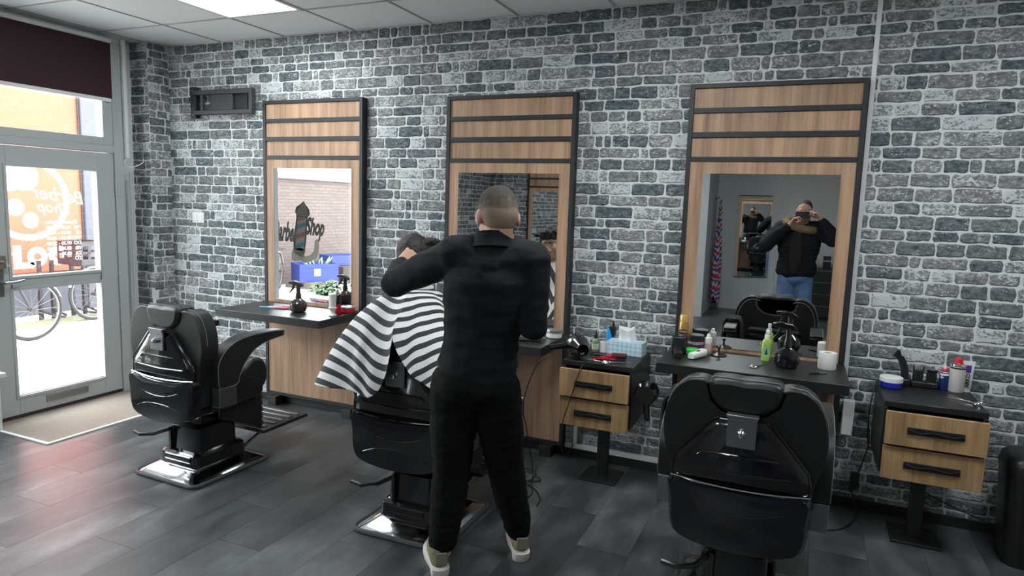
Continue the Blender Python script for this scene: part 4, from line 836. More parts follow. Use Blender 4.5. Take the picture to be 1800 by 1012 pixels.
def coil(c, r, n, seed, tail):
    rs = random.Random(seed); out = []
    for k in range(n):
        a = k*1.05; q = r*(0.7+0.4*rs.random()); out.append((c[0]+q*math.cos(a), c[1]+q*0.8*math.sin(a), 0.006+0.004*(k % 3)))
    return out+tail
cable('tangled black cable on the floor between left station and client chair', coil((-2.55, 3.72), 0.14, 16, 2, [(-2.35, 3.60, 0.006), (-2.2, 3.58, 0.005), (-2.0, 3.7, 0.006)]))
cable('white cable loop on the floor by the left station foot', coil((-2.42, 3.82), 0.07, 9, 5, [(-2.32, 3.9, 0.03), (-2.3, 3.93, 0.065)]), 0.004, WPLAST)
cable('black dryer cable hanging down the right side of the middle station', [(-1.27, 3.50, 0.76), (-1.33, 3.45, 0.70), (-1.385, 3.42, 0.5), (-1.37, 3.44, 0.32), (-1.35, 3.5, 0.1), (-1.33, 3.45, 0.008), (-1.28, 3.32, 0.006), (-1.3, 3.15, 0.006), (-1.36, 3.05, 0.006)])
cable('thin black cable crossing the drawers of the tissue box cabinet', [(-1.06, 3.52, 0.742), (-1.075, 3.465, 0.71), (-1.12, 3.462, 0.55), (-1.17, 3.465, 0.36), (-1.2, 3.6, 0.16), (-1.24, 3.85, 0.08), (-1.25, 3.94, 0.1)])
cable('tangled black cable on the floor under the middle station', coil((-1.47, 3.52), 0.15, 18, 8, [(-1.3, 3.4, 0.006), (-1.22, 3.3, 0.006), (-1.2, 3.2, 0.006)]))
cable('black cable hanging from the power strip to the floor', [(0.358, 3.96, 0.558), (0.375, 3.94, 0.54), (0.39, 3.88, 0.42), (0.36, 3.9, 0.25), (0.33, 3.88, 0.14), (0.36, 3.85, 0.03), (0.3, 3.7, 0.006), (0.2, 3.62, 0.006), (0.05, 3.6, 0.006)])
cable('black cable looping beside the right cabinet', [(0.395, 3.90, 0.72), (0.375, 3.85, 0.6), (0.385, 3.88, 0.42), (0.42, 3.94, 0.36), (0.52, 3.95, 0.3), (0.62, 3.96, 0.2), (0.8, 3.96, 0.12), (0.95, 3.96, 0.075)])
tag(MB().box((0.315, 3.84, 0.17), (0.36, 3.875, 0.25)).build('power_adapter', BPLAST, bevel=0.006), 'small black power adapter hanging on its cable by the right cabinet', 'adapter')

# ------------------------------------------------------------------ small things on the shelves
def item(name, label, cat, x, y, z, rz=0, group=None): return thing(name, label, cat, (x, y, z), rz, group)
def spray_bottle(x, y, z, rz, label, body, head, k=1.0):
    t = item('spray_bottle', label, 'spray bottle', x, y, z, rz)
    MB().lathe([(0.03*k, 0), (0.05*k, 0.006*k), (0.06*k, 0.035*k), (0.055*k, 0.065*k), (0.03*k, 0.088*k), (0.018*k, 0.095*k), (0.018*k, 0.10*k)], n=24).build('flask', body, t)
    MB().lathe([(0.019*k, 0.098*k), (0.019*k, 0.125*k), (0.015*k, 0.135*k), (0.014*k, 0.19*k)], n=16).build('neck', head, t)
    h = MB().prism([(-0.075*k, 0.212*k), (-0.072*k, 0.196*k), (0.0, 0.182*k), (0.032*k, 0.178*k), (0.04*k, 0.19*k), (0.015*k, 0.208*k), (-0.03*k, 0.218*k)], -0.013*k, 0.013*k, 'y').build('spray_head', head, t, bevel=0.004*k)
    MB().prism([(-0.04*k, 0.198*k), (-0.052*k, 0.16*k), (-0.074*k, 0.13*k), (-0.064*k, 0.132*k), (-0.038*k, 0.16*k), (-0.024*k, 0.196*k)], -0.006*k, 0.006*k, 'y').build('trigger', head, h, bevel=0.002*k)
    return t
def scissors(x, y, z, rz, label, k=1.0):
    t = item('scissors', label, 'scissors', x, y, z, rz)
    for s in (-1, 1):
        b = MB().prism([(0, -0.004*k), (0.08*k, -0.001*k), (0.085*k, 0.001*k), (0, 0.005*k), (-0.05*k, 0.003*k), (-0.05*k, -0.003*k)], 0.003 if s > 0 else 0.0055, 0.0055 if s > 0 else 0.008, 'z')
        b.v = [tuple(Matrix.Rotation(s*0.2, 3, 'Z') @ Vector(q)) for q in b.v]; b = b.build('blade', CHROME, t)
        c = Matrix.Rotation(s*0.2, 3, 'Z') @ Vector((-0.066*k, 0, 0.0055))
        MB().tube([(c.x+0.018*k*math.cos(2*PI*j/16), c.y+0.013*k*math.sin(2*PI*j/16), c.z) for j in range(16)], 0.003*k, 6, closed=True).build('finger_ring', CHROME, b)
    MB().lathe([(0.004, 0.002), (0.004, 0.01)], n=10).build('screw', STEEL, t); return t
def clipper(x, y, z, rz, label, m_, upright=False):
    t = item('hair_clipper', label, 'hair clipper', x, y, z, rz)
    b = MB().rings([[(q[0]*s_, yy, q[1]*s_+h_) for q in rrect(0.046, 0.036, 0.012, 4)] for yy, s_, h_ in ((-0.075, 0.8, 0.018), (-0.06, 0.95, 0.018), (0.0, 0.92, 0.018), (0.045, 1.05, 0.02), (0.065, 1.0, 0.022))]).build('body', m_, t, smooth=50)
    MB().box((-0.021, 0.065, 0.012), (0.021, 0.085, 0.024)).build('blade', STEEL, t, bevel=0.001); MB().box((-0.006, -0.01, 0.034), (0.006, 0.02, 0.038)).build('slide_switch', BPLAST, b, bevel=0.001)
    return t
def jar(name, label, cat, x, y, z, r, h, m_, lid, lh=0.02, band=None):
    t = item(name, label, cat, x, y, z)
    MB().lathe([(r*0.9, 0), (r, 0.004), (r, h-lh), (r*0.94, h-lh)], n=28).build('pot', m_, t); MB().lathe([(r*0.98, h-lh), (r*1.03, h-lh+0.002), (r*1.03, h-0.003), (r*0.95, h)], n=28).build('lid', lid, t)
    if band: MB().lathe([(r*1.008, 0.012), (r*1.008, h-lh-0.008)], n=28).build('label', band, t)
    return t
def hair_dryer(x, y, z, rz, label):
    t = item('hair_dryer', label, 'hair dryer', x, y, z, rz)
    MB().lathe([(0.004, -0.075), (0.04, -0.072), (0.062, -0.05), (0.066, -0.01), (0.058, 0.04), (0.04, 0.085), (0.034, 0.12), (0.028, 0.12), (0.02, 0.10)], (0, 0, 0.0), 24, 'y').build('barrel', GLOSS, t)
    MB().rings([[(q[0], q[1]-0.02+k*0.02, -0.04-k*0.045) for q in rrect(0.036-k*0.002, 0.045-k*0.004, 0.014, 4)] for k in range(4)]).build('grip', GLOSS, t, smooth=50)
    MB().lathe([(0.05, -0.079), (0.05, -0.072), (0.03, -0.076)], (0, 0, 0), 20, 'y').build('intake_ring', BPLAST, t)
    return t
SH = 0.8005; CT = 0.7355
DKG = mat('dark_bottle', (0.035, 0.030, 0.027), 0.12, coat=0.4)
spray_bottle(-3.222, 3.68, SH, 0.1, 'round dark brown spray bottle on the left shelf', DKG, BPLAST)
spray_bottle(-0.04, 3.73, SH, 0.15, 'round glossy black spray bottle on the right shelf', GLOSS, GLOSS, 1.08)
for i, (c, lab, a) in enumerate((((0.05, 0.5, 0.62), 'turquoise', 0.18), ((0.75, 0.3, 0.5), 'pink', 0.05), ((0.12, 0.16, 0.6), 'blue', 0.32), ((0.65, 0.05, 0.04), 'red', -0.06))):
    t = item('hair_comb', f'{lab} handled styling comb lying on the left shelf', 'comb', -3.47+0.035*i, 3.69+0.03*i, SH, a)
    MB().tube([(-0.10, 0, 0.006), (-0.04, 0, 0.007), (0.02, 0, 0.006)], [0.003, 0.0065, 0.005], 8).build('handle', mat('comb_'+lab, c, 0.4), t)
    MB().box((0.02, -0.004, 0.002), (0.12, 0.004, 0.012)).build('comb_head', mat('comb_end_'+lab, (0.6, 0.1, 0.06) if lab != 'blue' else (0.02, 0.02, 0.02), 0.4), t, bevel=0.002)
t = item('neck_brush', 'white neck brush standing upright on the left shelf', 'brush', -2.925, 3.68, SH)
MB().lathe([(0.026, 0), (0.028, 0.006), (0.014, 0.02), (0.016, 0.035), (0.026, 0.045), (0.03, 0.058), (0.022, 0.062)], n=20).build('handle', mat('ceramic', (0.68, 0.7, 0.66), 0.3), t)
MB().lathe([(0.022, 0.06), (0.024, 0.10), (0.028, 0.15), (0.02, 0.156), (0.004, 0.157)], n=20).build('bristles', mat('white_bristle', (0.66, 0.67, 0.65), 0.9, bump=0.6, bscale=200), t)
jar('hair_wax_tin', 'red tin with a grey lid on the left shelf', 'tin', -2.935, 3.86, SH, 0.052, 0.042, RED, mat('tin_grey', (0.4, 0.4, 0.4), 0.3, 0.7), 0.014)
t = item('lotion_bottle', 'red and black pump bottle standing by the left mirror edge', 'bottle', -2.955, 3.765, SH)
MB().lathe([(0.026, 0), (0.028, 0.004), (0.028, 0.08), (0.028, 0.105)], n=20).build('bottle', RED, t); MB().lathe([(0.0285, 0.07), (0.029, 0.072), (0.029, 0.135), (0.02, 0.14), (0.012, 0.144)], n=20).build('collar', BPLAST, t)
MB().lathe([(0.012, 0.142), (0.012, 0.17), (0.008, 0.174)], n=12).build('pump_ring', CHROME, t); MB().lathe([(0.005, 0.17), (0.005, 0.188), (0.009, 0.19), (0.009, 0.2)], n=10).build('nozzle', BPLAST, t)
jar('cream_jar', 'small white cream jar behind the neck brush', 'jar', -3.0, 3.82, SH, 0.025, 0.07, WPLAST, WPLAST)
# middle shelf
clipper(-1.44, 3.62, SH, -1.2, 'grey hair clipper on the middle shelf', mat('clipper_grey', (0.09, 0.09, 0.088), 0.4))
jar('hair_wax_tin', 'silver wax tin with a white label on the middle shelf corner', 'tin', -1.355, 3.80, SH, 0.048, 0.05, WPLAST, mat('tin_silver', (0.45, 0.45, 0.45), 0.3, 0.8), 0.02)
jar('wax_pot', 'dark brown pot at the back of the middle shelf by the mirror', 'jar', -1.62, 3.84, SH, 0.035, 0.055, DKG, DKG)
t = item('hair_comb', 'flat brown comb lying on the middle shelf', 'comb', -1.56, 3.72, SH, 0.35); MB().box((-0.09, -0.018, 0), (0.09, 0.0, 0.008)).build('spine', mat('comb_brown', (0.08, 0.045, 0.025), 0.4), t, bevel=0.003)
for k in range(24): MB().box((-0.086+k*0.0074, -0.034, 0.002), (-0.083+k*0.0074, -0.017, 0.006)).build('tooth', mat('comb_brown', (0.08, 0.045, 0.025)), t, smooth=0)
# tissue box cabinet
hair_dryer(-1.145, 3.63, CT+0.068, -2.2, 'glossy black hair dryer lying at the corner of the tissue box cabinet').rotation_euler = (0, -PI/2, -2.6)
t = item('oil_bottle', 'green glass oil bottle with a black dropper cap', 'bottle', -1.105, 3.845, CT)
MB().lathe([(0.022, 0), (0.023, 0.004), (0.023, 0.06), (0.018, 0.075), (0.01, 0.082)], n=18).build('bottle', mat('green_glass', (0.16, 0.22, 0.11), 0.15, coat=0.5), t); MB().lathe([(0.012, 0.08), (0.013, 0.1), (0.006, 0.118), (0.003, 0.132)], n=14).build('cap', BPLAST, t)
MB().lathe([(0.0235, 0.015), (0.0235, 0.05)], n=18).build('label', mat('label_pale', (0.45, 0.5, 0.38), 0.6), t)
t = item('tape_roll', 'white neck strip roll beside the green oil bottle', 'roll', -1.055, 3.86, CT); MB().lathe([(0.012, 0.062), (0.012, 0.0), (0.028, 0.0), (0.028, 0.062)], n=22, closed=True).build('paper', mat('paper_white', (0.68, 0.68, 0.65), 0.9), t); MB().lathe([(0.012, 0.061), (0.009, 0.061), (0.009, 0.002)], n=16).build('core', mat('card_core', (0.3, 0.24, 0.17), 0.9), t)
CYAN = mat('sky_blue_plastic', (0.02, 0.30, 0.68), 0.35)
t = item('cologne_bottle', 'sky blue and black cologne bottle behind the neck strip roll', 'bottle', -1.035, 3.93, CT)
MB().box((-0.026, -0.016, 0), (0.026, 0.016, 0.135)).build('bottle', CYAN, t, bevel=0.006)
MB().prism([(-0.012, 0.145), (0.03, 0.145), (0.03, 0.10), (0.014, 0.075)], -0.018, 0.018, 'y').build('shoulder', BPLAST, t, bevel=0.002); MB().lathe([(0.009, 0.14), (0.009, 0.16), (0.006, 0.162), (0.006, 0.178)], (0.012, 0, 0), 12).build('nozzle', BPLAST, t)
t = item('tissue_box', 'pale blue patterned tissue box with a tissue pulled out', 'tissue box', -0.92, 3.875, CT, -0.06)
def dots_mat():
    m_, nt, b = base('tissue_print'); tc = nt.nodes.new('ShaderNodeTexCoord'); r = nt.nodes.new('ShaderNodeMapping'); r.inputs['Rotation'].default_value = (0, PI/4, 0); r.inputs['Scale'].default_value = (52, 0.01, 52); nt.links.new(tc.outputs['Object'], r.inputs[0])
    ck = nt.nodes.new('ShaderNodeTexChecker'); ck.inputs['Scale'].default_value = 1; ck.inputs['Color1'].default_value = (0.55, 0.68, 0.74, 1); ck.inputs['Color2'].default_value = (0.36, 0.53, 0.62, 1); nt.links.new(r.outputs[0], ck.inputs['Vector']); nt.links.new(ck.outputs[0], b.inputs['Base Color']); b.inputs['Roughness'].default_value = 0.6; return m_
MB().box((-0.105, -0.055, 0), (0.105, 0.055, 0.08)).build('box', dots_mat(), t, bevel=0.002)
v = MB()
for k in range(7):
    zz = k/6; v_ = [(0.055*(1-0.15*zz)*math.cos(2*PI*j/18)*(1+0.12*math.sin(3*2*PI*j/18+zz*2))-0.01*zz, 0.018*(1+0.6*zz)*math.sin(2*PI*j/18)*(1+0.3*math.sin(5*2*PI*j/18)), 0.078+0.075*zz+(0.014*math.sin(2*PI*j/18*2+1) if k == 6 else 0)) for j in range(18)]
    if k == 0: R_ = []
    R_.append(v_)
v.rings(R_).build('tissue', mat('tissue_white', (0.74, 0.75, 0.75), 0.95, bump=0.4, bscale=40), t)
t = item('round_brush', 'black and red styling brush lying on the tissue box cabinet', 'brush', -0.985, 3.715, CT, 0.12); MB().tube([(-0.11, 0, 0.012), (-0.06, 0, 0.013), (-0.01, 0, 0.012)], [0.007, 0.011, 0.009], 10).build('handle', BPLAST, t)
MB().tube([(-0.012, 0, 0.013), (0.02, 0, 0.015)], 0.0125, 10).build('ferrule', RED, t); MB().tube([(0.018, 0, 0.016), (0.10, 0, 0.018)], 0.0165, 12).build('bristles', mat('brush_dark_red', (0.10, 0.012, 0.016), 0.7), t)
t = item('hair_clip', 'red sectioning clip lying in front of the styling brush', 'hair clip', -1.0, 3.645, CT, 0.25)
MB().prism([(-0.06, 0.002), (0.07, 0.004), (0.07, 0.009), (0.0, 0.02), (-0.06, 0.008)], -0.009, 0.009, 'y').build('jaw', RED, t, bevel=0.003); MB().prism([(-0.06, 0.010), (0.01, 0.022), (0.05, 0.018), (-0.05, 0.018)], -0.008, 0.008, 'y').build('lever', mat('dark_red', (0.25, 0.01, 0.02), 0.4), t, bevel=0.002)
scissors(-0.915, 3.60, CT, 0.5, 'dark thinning scissors on the tissue box cabinet edge')
scissors(-1.02, 3.59, CT, 2.9, 'scissors lying beside the hair dryer on the tissue box cabinet')
hair_dryer(-0.728, 3.60, 0.60, 0.0, 'glossy black hair dryer hung on the right side of the tissue box cabinet')
# right shelf
GOLD = mat('gold_can', (0.50, 0.29, 0.075), 0.3, 0.6)
t = item('aerosol_can', 'gold hairspray can at the left end of the right shelf', 'aerosol can', -0.595, 3.86, SH); MB().lathe([(0.026, 0), (0.027, 0.004), (0.027, 0.155), (0.024, 0.165)], n=22).build('can', GOLD, t); MB().lathe([(0.0255, 0.165), (0.0255, 0.195), (0.022, 0.205), (0.008, 0.207)], n=22).build('cap', mat('gold_cap', (0.62, 0.40, 0.14), 0.35, 0.4), t)
MB().box((-0.02, -0.0285, 0.098), (0.022, -0.0245, 0.122)).build('label', BPLAST, t, smooth=0); text('lettering', 'WAX', 0.016, WPLAST, t, face_matrix((0.001, -0.0287, 0.110), (1, 0, 0), (0, 0, 1)))
t = item('charging_stand', 'square black charging stand in front of the gold can', 'charging stand', -0.60, 3.775, SH); MB().box((-0.04, -0.03, 0), (0.04, 0.03, 0.095)).build('stand', BPLAST, t, bevel=0.008); MB().box((-0.025, -0.02, 0.0945), (0.025, 0.02, 0.1)).build('cradle', GLOSS, t, bevel=0.002)
t = jar('hair_gel_jar', 'large gel jar with black, purple and green label on the right shelf', 'jar', -0.52, 3.85, SH, 0.043, 0.10, mat('purple_label', (0.09, 0.012, 0.055), 0.4), BPLAST, 0.03, None)
MB().lathe([(0.0436, 0.002), (0.0436, 0.03)], n=28).build('green_band', mat('green_label', (0.02, 0.42, 0.05), 0.4), t); MB().lathe([(0.0436, 0.048), (0.0436, 0.062)], n=28).build('print_band', mat('print_pale', (0.42, 0.4, 0.42), 0.5), t)
text('lettering', 'ADIC MAXI', 0.013, BPLAST, t, face_matrix((0.012, -0.0445, 0.055), (1, 0, 0), (0, 0, 1)))
t = jar('green_wax_jar', 'low bright green wax jar in front of the large gel jar', 'jar', -0.525, 3.765, SH, 0.034, 0.035, mat('bright_green', (0.03, 0.55, 0.06), 0.3), mat('bright_green_lid', (0.05, 0.6, 0.09), 0.3), 0.014)
clipper(-0.487, 3.705, SH, -0.35, 'white hair clipper on the right shelf', WPLAST); clipper(-0.59, 3.685, SH, 0.2, 'black hair clipper at the left end of the right shelf', BPLAST)
t = item('dropper_bottle', 'small white and pink squeeze bottle on the right shelf', 'bottle', -0.452, 3.845, SH); MB().lathe([(0.018, 0), (0.019, 0.003), (0.019, 0.075), (0.012, 0.085)], n=18).build('bottle', mat('pale_pink', (0.55, 0.38, 0.36), 0.4), t); MB().lathe([(0.0195, 0.06), (0.0195, 0.088), (0.012, 0.094), (0.009, 0.11), (0.005, 0.113)], n=18).build('cap', WPLAST, t)
t = item('brush_holder', 'small flat black stand with a knob on the right shelf', 'stand', -0.39, 3.82, SH); MB().lathe([(0.045, 0), (0.045, 0.006), (0.02, 0.016), (0.008, 0.02)], n=8).build('base', BPLAST, t); MB().lathe([(0.006, 0.018), (0.005, 0.04), (0.011, 0.045), (0.011, 0.053), (0.004, 0.056)], n=12).build('knob', BPLAST, t)
t = item('lotion_bottle', 'yellow-green lotion spray bottle with white pump in front of the right mirror', 'bottle', -0.145, 3.83, SH)
MB().rings([[(q[0], q[1], z) for q in rrect(w_, d, r, 4)] for w_, d, r, z in ((0.046, 0.028, 0.012, 0), (0.05, 0.03, 0.013, 0.006), (0.05, 0.03, 0.013, 0.085), (0.044, 0.028, 0.012, 0.11), (0.022, 0.02, 0.009, 0.122))]).build('bottle', mat('lime_liquid', (0.42, 0.60, 0.10), 0.12, coat=0.6), t, smooth=50)
MB().lathe([(0.013, 0.12), (0.013, 0.14), (0.008, 0.142), (0.008, 0.148)], n=14).build('pump_collar', WPLAST, t); MB().box((-0.009, -0.011, 0.146), (0.009, 0.011, 0.168)).build('pump_head', WPLAST, t, bevel=0.003)
lb = MB().prism(crom([(-0.018, 0.02), (0.018, 0.02), (0.019, 0.06), (0.013, 0.088), (0, 0.096), (-0.013, 0.088), (-0.019, 0.06)], 4), -0.0165, -0.0145, 'y').build('label', mat('label_green', (0.30, 0.55, 0.25), 0.5), t); MB().prism([(-0.009, 0.035), (0.009, 0.035), (0.002, 0.075)], -0.0172, -0.0164, 'y').build('tree_print', mat('tree_print', (0.01, 0.10, 0.06), 0.5), lb, smooth=0)
scissors(-0.17, 3.66, SH, 1.1, 'steel scissors in front of the yellow-green bottle on the right shelf', 0.85)
t = item('razor', 'small steel razor near the right shelf end', 'razor', 0.11, 3.645, SH, 0.55); MB().box((-0.045, -0.006, 0.001), (0.012, 0.006, 0.009)).build('handle', BPLAST, t, bevel=0.002); MB().box((0.008, -0.0075, 0.002), (0.045, 0.0075, 0.008)).build('blade_holder', STEEL, t, bevel=0.001)
t = item('toilet_roll', 'white toilet paper roll at the right end of the right shelf', 'paper roll', 0.155, 3.80, SH); MB().lathe([(0.019, 0.085), (0.019, 0.0), (0.043, 0.0), (0.0445, 0.003), (0.0445, 0.083), (0.043, 0.086)], n=30, closed=True).build('paper', mat('paper_white', (0.68, 0.68, 0.65)), t); MB().lathe([(0.019, 0.084), (0.0175, 0.084), (0.0175, 0.002)], n=20).build('core', mat('card_core', (0.3, 0.24, 0.17)), t)
# right cabinet
jar('cream_jar', 'dark blue jar with white screw lid on the right cabinet', 'jar', 0.458, 3.84, CT, 0.052, 0.055, mat('deep_blue', (0.012, 0.022, 0.30), 0.3), WPLAST, 0.026)
t = item('trimmer', 'black trimmer standing upright in its dock on the right cabinet', 'trimmer', 0.515, 3.925, CT)
MB().box((-0.035, -0.03, 0), (0.035, 0.03, 0.035)).build('dock', BPLAST, t, bevel=0.006); MB().rings([[(q[0]+x_, q[1], z) for q in rrect(w_, 0.03, 0.01, 4)] for x_, z, w_ in ((0.012, 0.03, 0.036), (0.008, 0.08, 0.034), (-0.004, 0.12, 0.038), (-0.022, 0.15, 0.042))]).build('grip', BPLAST, t, smooth=50)
MB().prism([(-0.052, 0.145), (-0.012, 0.15), (-0.022, 0.182), (-0.034, 0.18)], -0.016, 0.016, 'y').build('blade_head', BPLAST, t, bevel=0.002)
for x_, lab, g in ((0.585, 'black shaver in a low dock behind the blue jar', 0), (0.645, 'black clipper in a low dock beside the blue and red oil bottle', 1)):
    t = item('shaver_dock', lab, 'shaver', x_, 3.93, CT); MB().box((-0.03, -0.032, 0), (0.03, 0.032, 0.03)).build('dock', BPLAST, t, bevel=0.006)
    MB().rings([[(q[0], q[1], z) for q in rrect(w_, 0.036, 0.012, 4)] for z, w_ in ((0.025, 0.044), (0.06, 0.048), (0.085, 0.04))]).build('body', BPLAST, t, smooth=50)
    if g: MB().box((-0.024, -0.02, 0.084), (0.024, 0.016, 0.095)).build('blade', GLOSS, t, bevel=0.002)
    else:
        for s in (-1, 1): MB().prism([(s*0.02-0.004, 0.08), (s*0.02+0.004, 0.08), (s*0.022+0.002, 0.108), (s*0.022-0.002, 0.108)], -0.012, 0.012, 'y').build('guide_comb', BPLAST, t, bevel=0.001)
t = item('oil_bottle', 'dark blue clipper oil bottle with red collar and white tip', 'bottle', 0.70, 3.93, CT); MB().lathe([(0.021, 0), (0.022, 0.003), (0.022, 0.085), (0.014, 0.092)], n=18).build('bottle', mat('navy_label', (0.012, 0.025, 0.13), 0.35), t)
MB().lathe([(0.0223, 0.074), (0.0223, 0.084), (0.015, 0.0915)], n=18).build('shoulder', WPLAST, t); MB().lathe([(0.015, 0.088), (0.016, 0.1), (0.011, 0.108)], n=16).build('collar', RED, t); MB().lathe([(0.007, 0.106), (0.003, 0.128), (0.002, 0.132)], n=10).build('tip', WPLAST, t)
MB().box((-0.017, -0.0228, 0.058), (-0.011, -0.018, 0.072)).box((-0.02, -0.0228, 0.063), (-0.004, -0.018, 0.067)).build('cross_print', WPLAST, t, smooth=0)
t = item('aerosol_can', 'white aerosol can with a red cap on the right cabinet', 'aerosol can', 0.752, 3.915, CT); MB().lathe([(0.032, 0), (0.034, 0.003), (0.034, 0.13)], n=26).build('can', mat('can_white', (0.58, 0.55, 0.52), 0.35), t)
MB().lathe([(0.0345, 0.118), (0.0345, 0.126)], n=26).build('print_ring', BPLAST, t); MB().lathe([(0.0345, 0.13), (0.036, 0.134), (0.034, 0.139), (0.022, 0.146)], n=26).build('rim', CHROME, t); MB().lathe([(0.02, 0.143), (0.018, 0.165), (0.012, 0.172), (0.004, 0.173)], n=18).build('cap', RED, t)
t = item('cream_tube', 'white tube with purple print standing behind the white aerosol can', 'tube', 0.80, 3.945, CT); tb = MB()
tb.rings([[(q[0], q[1], z) for q in rrect(w_, d, min(w_, d)*0.45, 4)] for w_, d, z in ((0.036, 0.034, 0), (0.036, 0.034, 0.018), (0.042, 0.036, 0.02), (0.05, 0.02, 0.1), (0.056, 0.006, 0.145), (0.056, 0.004, 0.155))]); tb.build('tube', WPLAST, t, smooth=50)
MB().prism([(-0.012, 0.098), (0.012, 0.098), (0.012, 0.135), (-0.012, 0.135)], -0.0135, -0.0085, 'y').build('purple_print', mat('purple', (0.10, 0.035, 0.30), 0.5), t, smooth=0)
text('lettering', 'ARKO', 0.026, BPLAST, t, face_matrix((0.0, -0.0205, 0.058), (0, 0, 1), (-1, 0, 0)) @ Matrix.Rotation(0, 4, 'Z'), bold=0.0006)
scissors(0.755, 3.72, CT, 2.5, 'steel scissors on the front of the right cabinet top')
# towel draped over the left arm of the right chair
tw = MB(); rs_ = []
for k in range(13):
    a = PI*k/12; rs_.append([(-0.43-0.052*math.cos(a), 2.86+0.10*math.cos(2*PI*j/20)*(1+0.1*math.sin(k)), 0.0) for j in range(20)])
g = []; f = []
for i in range(25):
    for j in range(12):
        t_ = i/24*2-1; y_ = 2.73+0.20*j/11
        x_ = -0.43+0.055*math.copysign(min(1, abs(t_)*2.2), t_)+0.012*math.sin(j*1.7+i*0.3)*abs(t_); z_ = 0.83-max(0, abs(t_)-0.35)*0.30-0.015*math.sin(j*1.1)*abs(t_); g.append((x_, y_, z_))
for i in range(24):
    for j in range(11): a0 = i*12+j; f.append((a0, a0+1, a0+13, a0+12))
me = MB(); me.add(g, f); o = me.build('towel', mat('black_towel', (0.008, 0.008, 0.009), 0.95, bump=0.5, bscale=80), smooth=80); tag(o, 'black towel hung over the left arm of the right foreground chair', 'towel'); sd = o.modifiers.new('t', 'SOLIDIFY'); sd.thickness = 0.008; sd.offset = 1

# ------------------------------------------------------------------ plants on the window ledge
LEAF = mat('leaf_green', (0.045, 0.16, 0.025), 0.45, var=0.45, vscale=20); SOIL = mat('soil', (0.03, 0.02, 0.014), 0.9)
def plant(x, y, z, label, n, h, spread, pot, seed, big=1.0):
    rs = random.Random(seed); t = item('potted_plant', label, 'plant', x, y, z)
    MB().lathe([(0.05, 0), (0.062, 0.01), (0.075, 0.06), (0.07, 0.11), (0.062, 0.115), (0.06, 0.10), (0.004, 0.095)], n=20).build('pot', pot, t)
    for k in range(n):
        a = rs.uniform(0, 2*PI); e = rs.uniform(0.15, 1.0); r_ = spread*math.sqrt(rs.random()); top = Vector((r_*math.cos(a), r_*math.sin(a), 0.11+h*e*(1-0.4*r_/spread)))
        d = Vector((math.cos(a), math.sin(a), rs.uniform(-0.5, 0.5))).normalized(); s = d.cross(Vector((0, 0, 1))).normalized(); L = rs.uniform(0.05, 0.085)*big; W_ = L*0.36; up = s.cross(d)
        P0 = [top, top+d*L*0.35+s*W_+up*0.008, top+d*L*0.7+s*W_*0.8, top+d*L-up*0.01, top+d*L*0.7-s*W_*0.8, top+d*L*0.35-s*W_+up*0.008, top+d*L*0.5+up*-0.004]
        lf = MB(); lf.add(P0, [(0, 1, 6), (1, 2, 6), (2, 3, 6), (3, 4, 6), (4, 5, 6), (5, 0, 6)]); lf.tube([(0.03*math.cos(a), 0.03*math.sin(a), 0.10), tuple(Vector((0.5*r_*math.cos(a), 0.5*r_*math.sin(a), 0.1+h*e*0.6))), tuple(top)], 0.0022, 4)
        lf.build('leaf', LEAF, t, smooth=60)
plant(-4.81, 1.98, 0.4055, 'bushy green potted plant on the window ledge, seen in the left mirror', 90, 0.21, 0.15, mat('pot_glaze', (0.16, 0.2, 0.18), 0.25), 3)
plant(-4.82, 1.62, 0.4055, 'smaller pale green potted plant on the window ledge by the frame', 24, 0.15, 0.11, WPLAST, 6, 1.1)

# ------------------------------------------------------------------ rear of the room, seen in the right mirror
rm = thing('wall_mirror', 'tall narrow wall mirror with a light wood edge on the grey rear wall', 'mirror', (-1.02, YG+0.038, 0.55), -0.068)
MB().box((0.045, 0.002, 0), (0.505, 0.016, 1.235)).build('mirror_glass', MIRROR, rm, smooth=0); MB().box((0, 0, 0), (0.045, 0.022, 1.29)).box((0.045, 0, 1.235), (0.505, 0.022, 1.29)).build('wood_edge', mat('pale_wood', (0.50, 0.38, 0.24), 0.5), rm, bevel=0.002); MB().box((0, 0, 1.29), (0.505, 0.026, 1.305)).build('top_cap', BLACKF, rm)
hk = thing('coat_hook', 'small dark coat hook on the niche wall above the hanging cape', 'hook', (-1.36, -3.28, 1.80)); MB().box((0, -0.012, -0.03), (0.006, 0.012, 0.03)).build('plate', BLACKF, hk); MB().tube([(0.004, 0, -0.01), (0.04, 0, -0.02), (0.06, 0, 0.0), (0.062, 0, 0.02)], 0.006, 8).build('hook', BLACKF, hk)
def tri_stripe():
    m_, nt, b = base('tricolour_cloth'); tc = nt.nodes.new('ShaderNodeTexCoord'); sp = nt.nodes.new('ShaderNodeSeparateXYZ'); nt.links.new(tc.outputs['Object'], sp.inputs[0])
    nz = noise_node(nt, tc.outputs['Object'], 6, 2); s = mathn(nt, 'ADD', mathn(nt, 'MULTIPLY', sp.outputs[2], 5.5), mathn(nt, 'MULTIPLY', sp.outputs[1], 4.0)); s = mathn(nt, 'FRACT', mathn(nt, 'ADD', s, mathn(nt, 'MULTIPLY', nz.outputs['Fac'], 1.2)))
    r = ramp(nt, [(0, (0.42, 0.02, 0.05)), (0.3, (0.5, 0.5, 0.52)), (0.52, (0.035, 0.05, 0.24)), (0.8, (0.5, 0.5, 0.52))]); r.color_ramp.interpolation = 'CONSTANT'; nt.links.new(s, r.inputs[0]); nt.links.new(r.outputs[0], b.inputs['Base Color']); b.inputs['Roughness'].default_value = 0.7; return m_
R_ = []
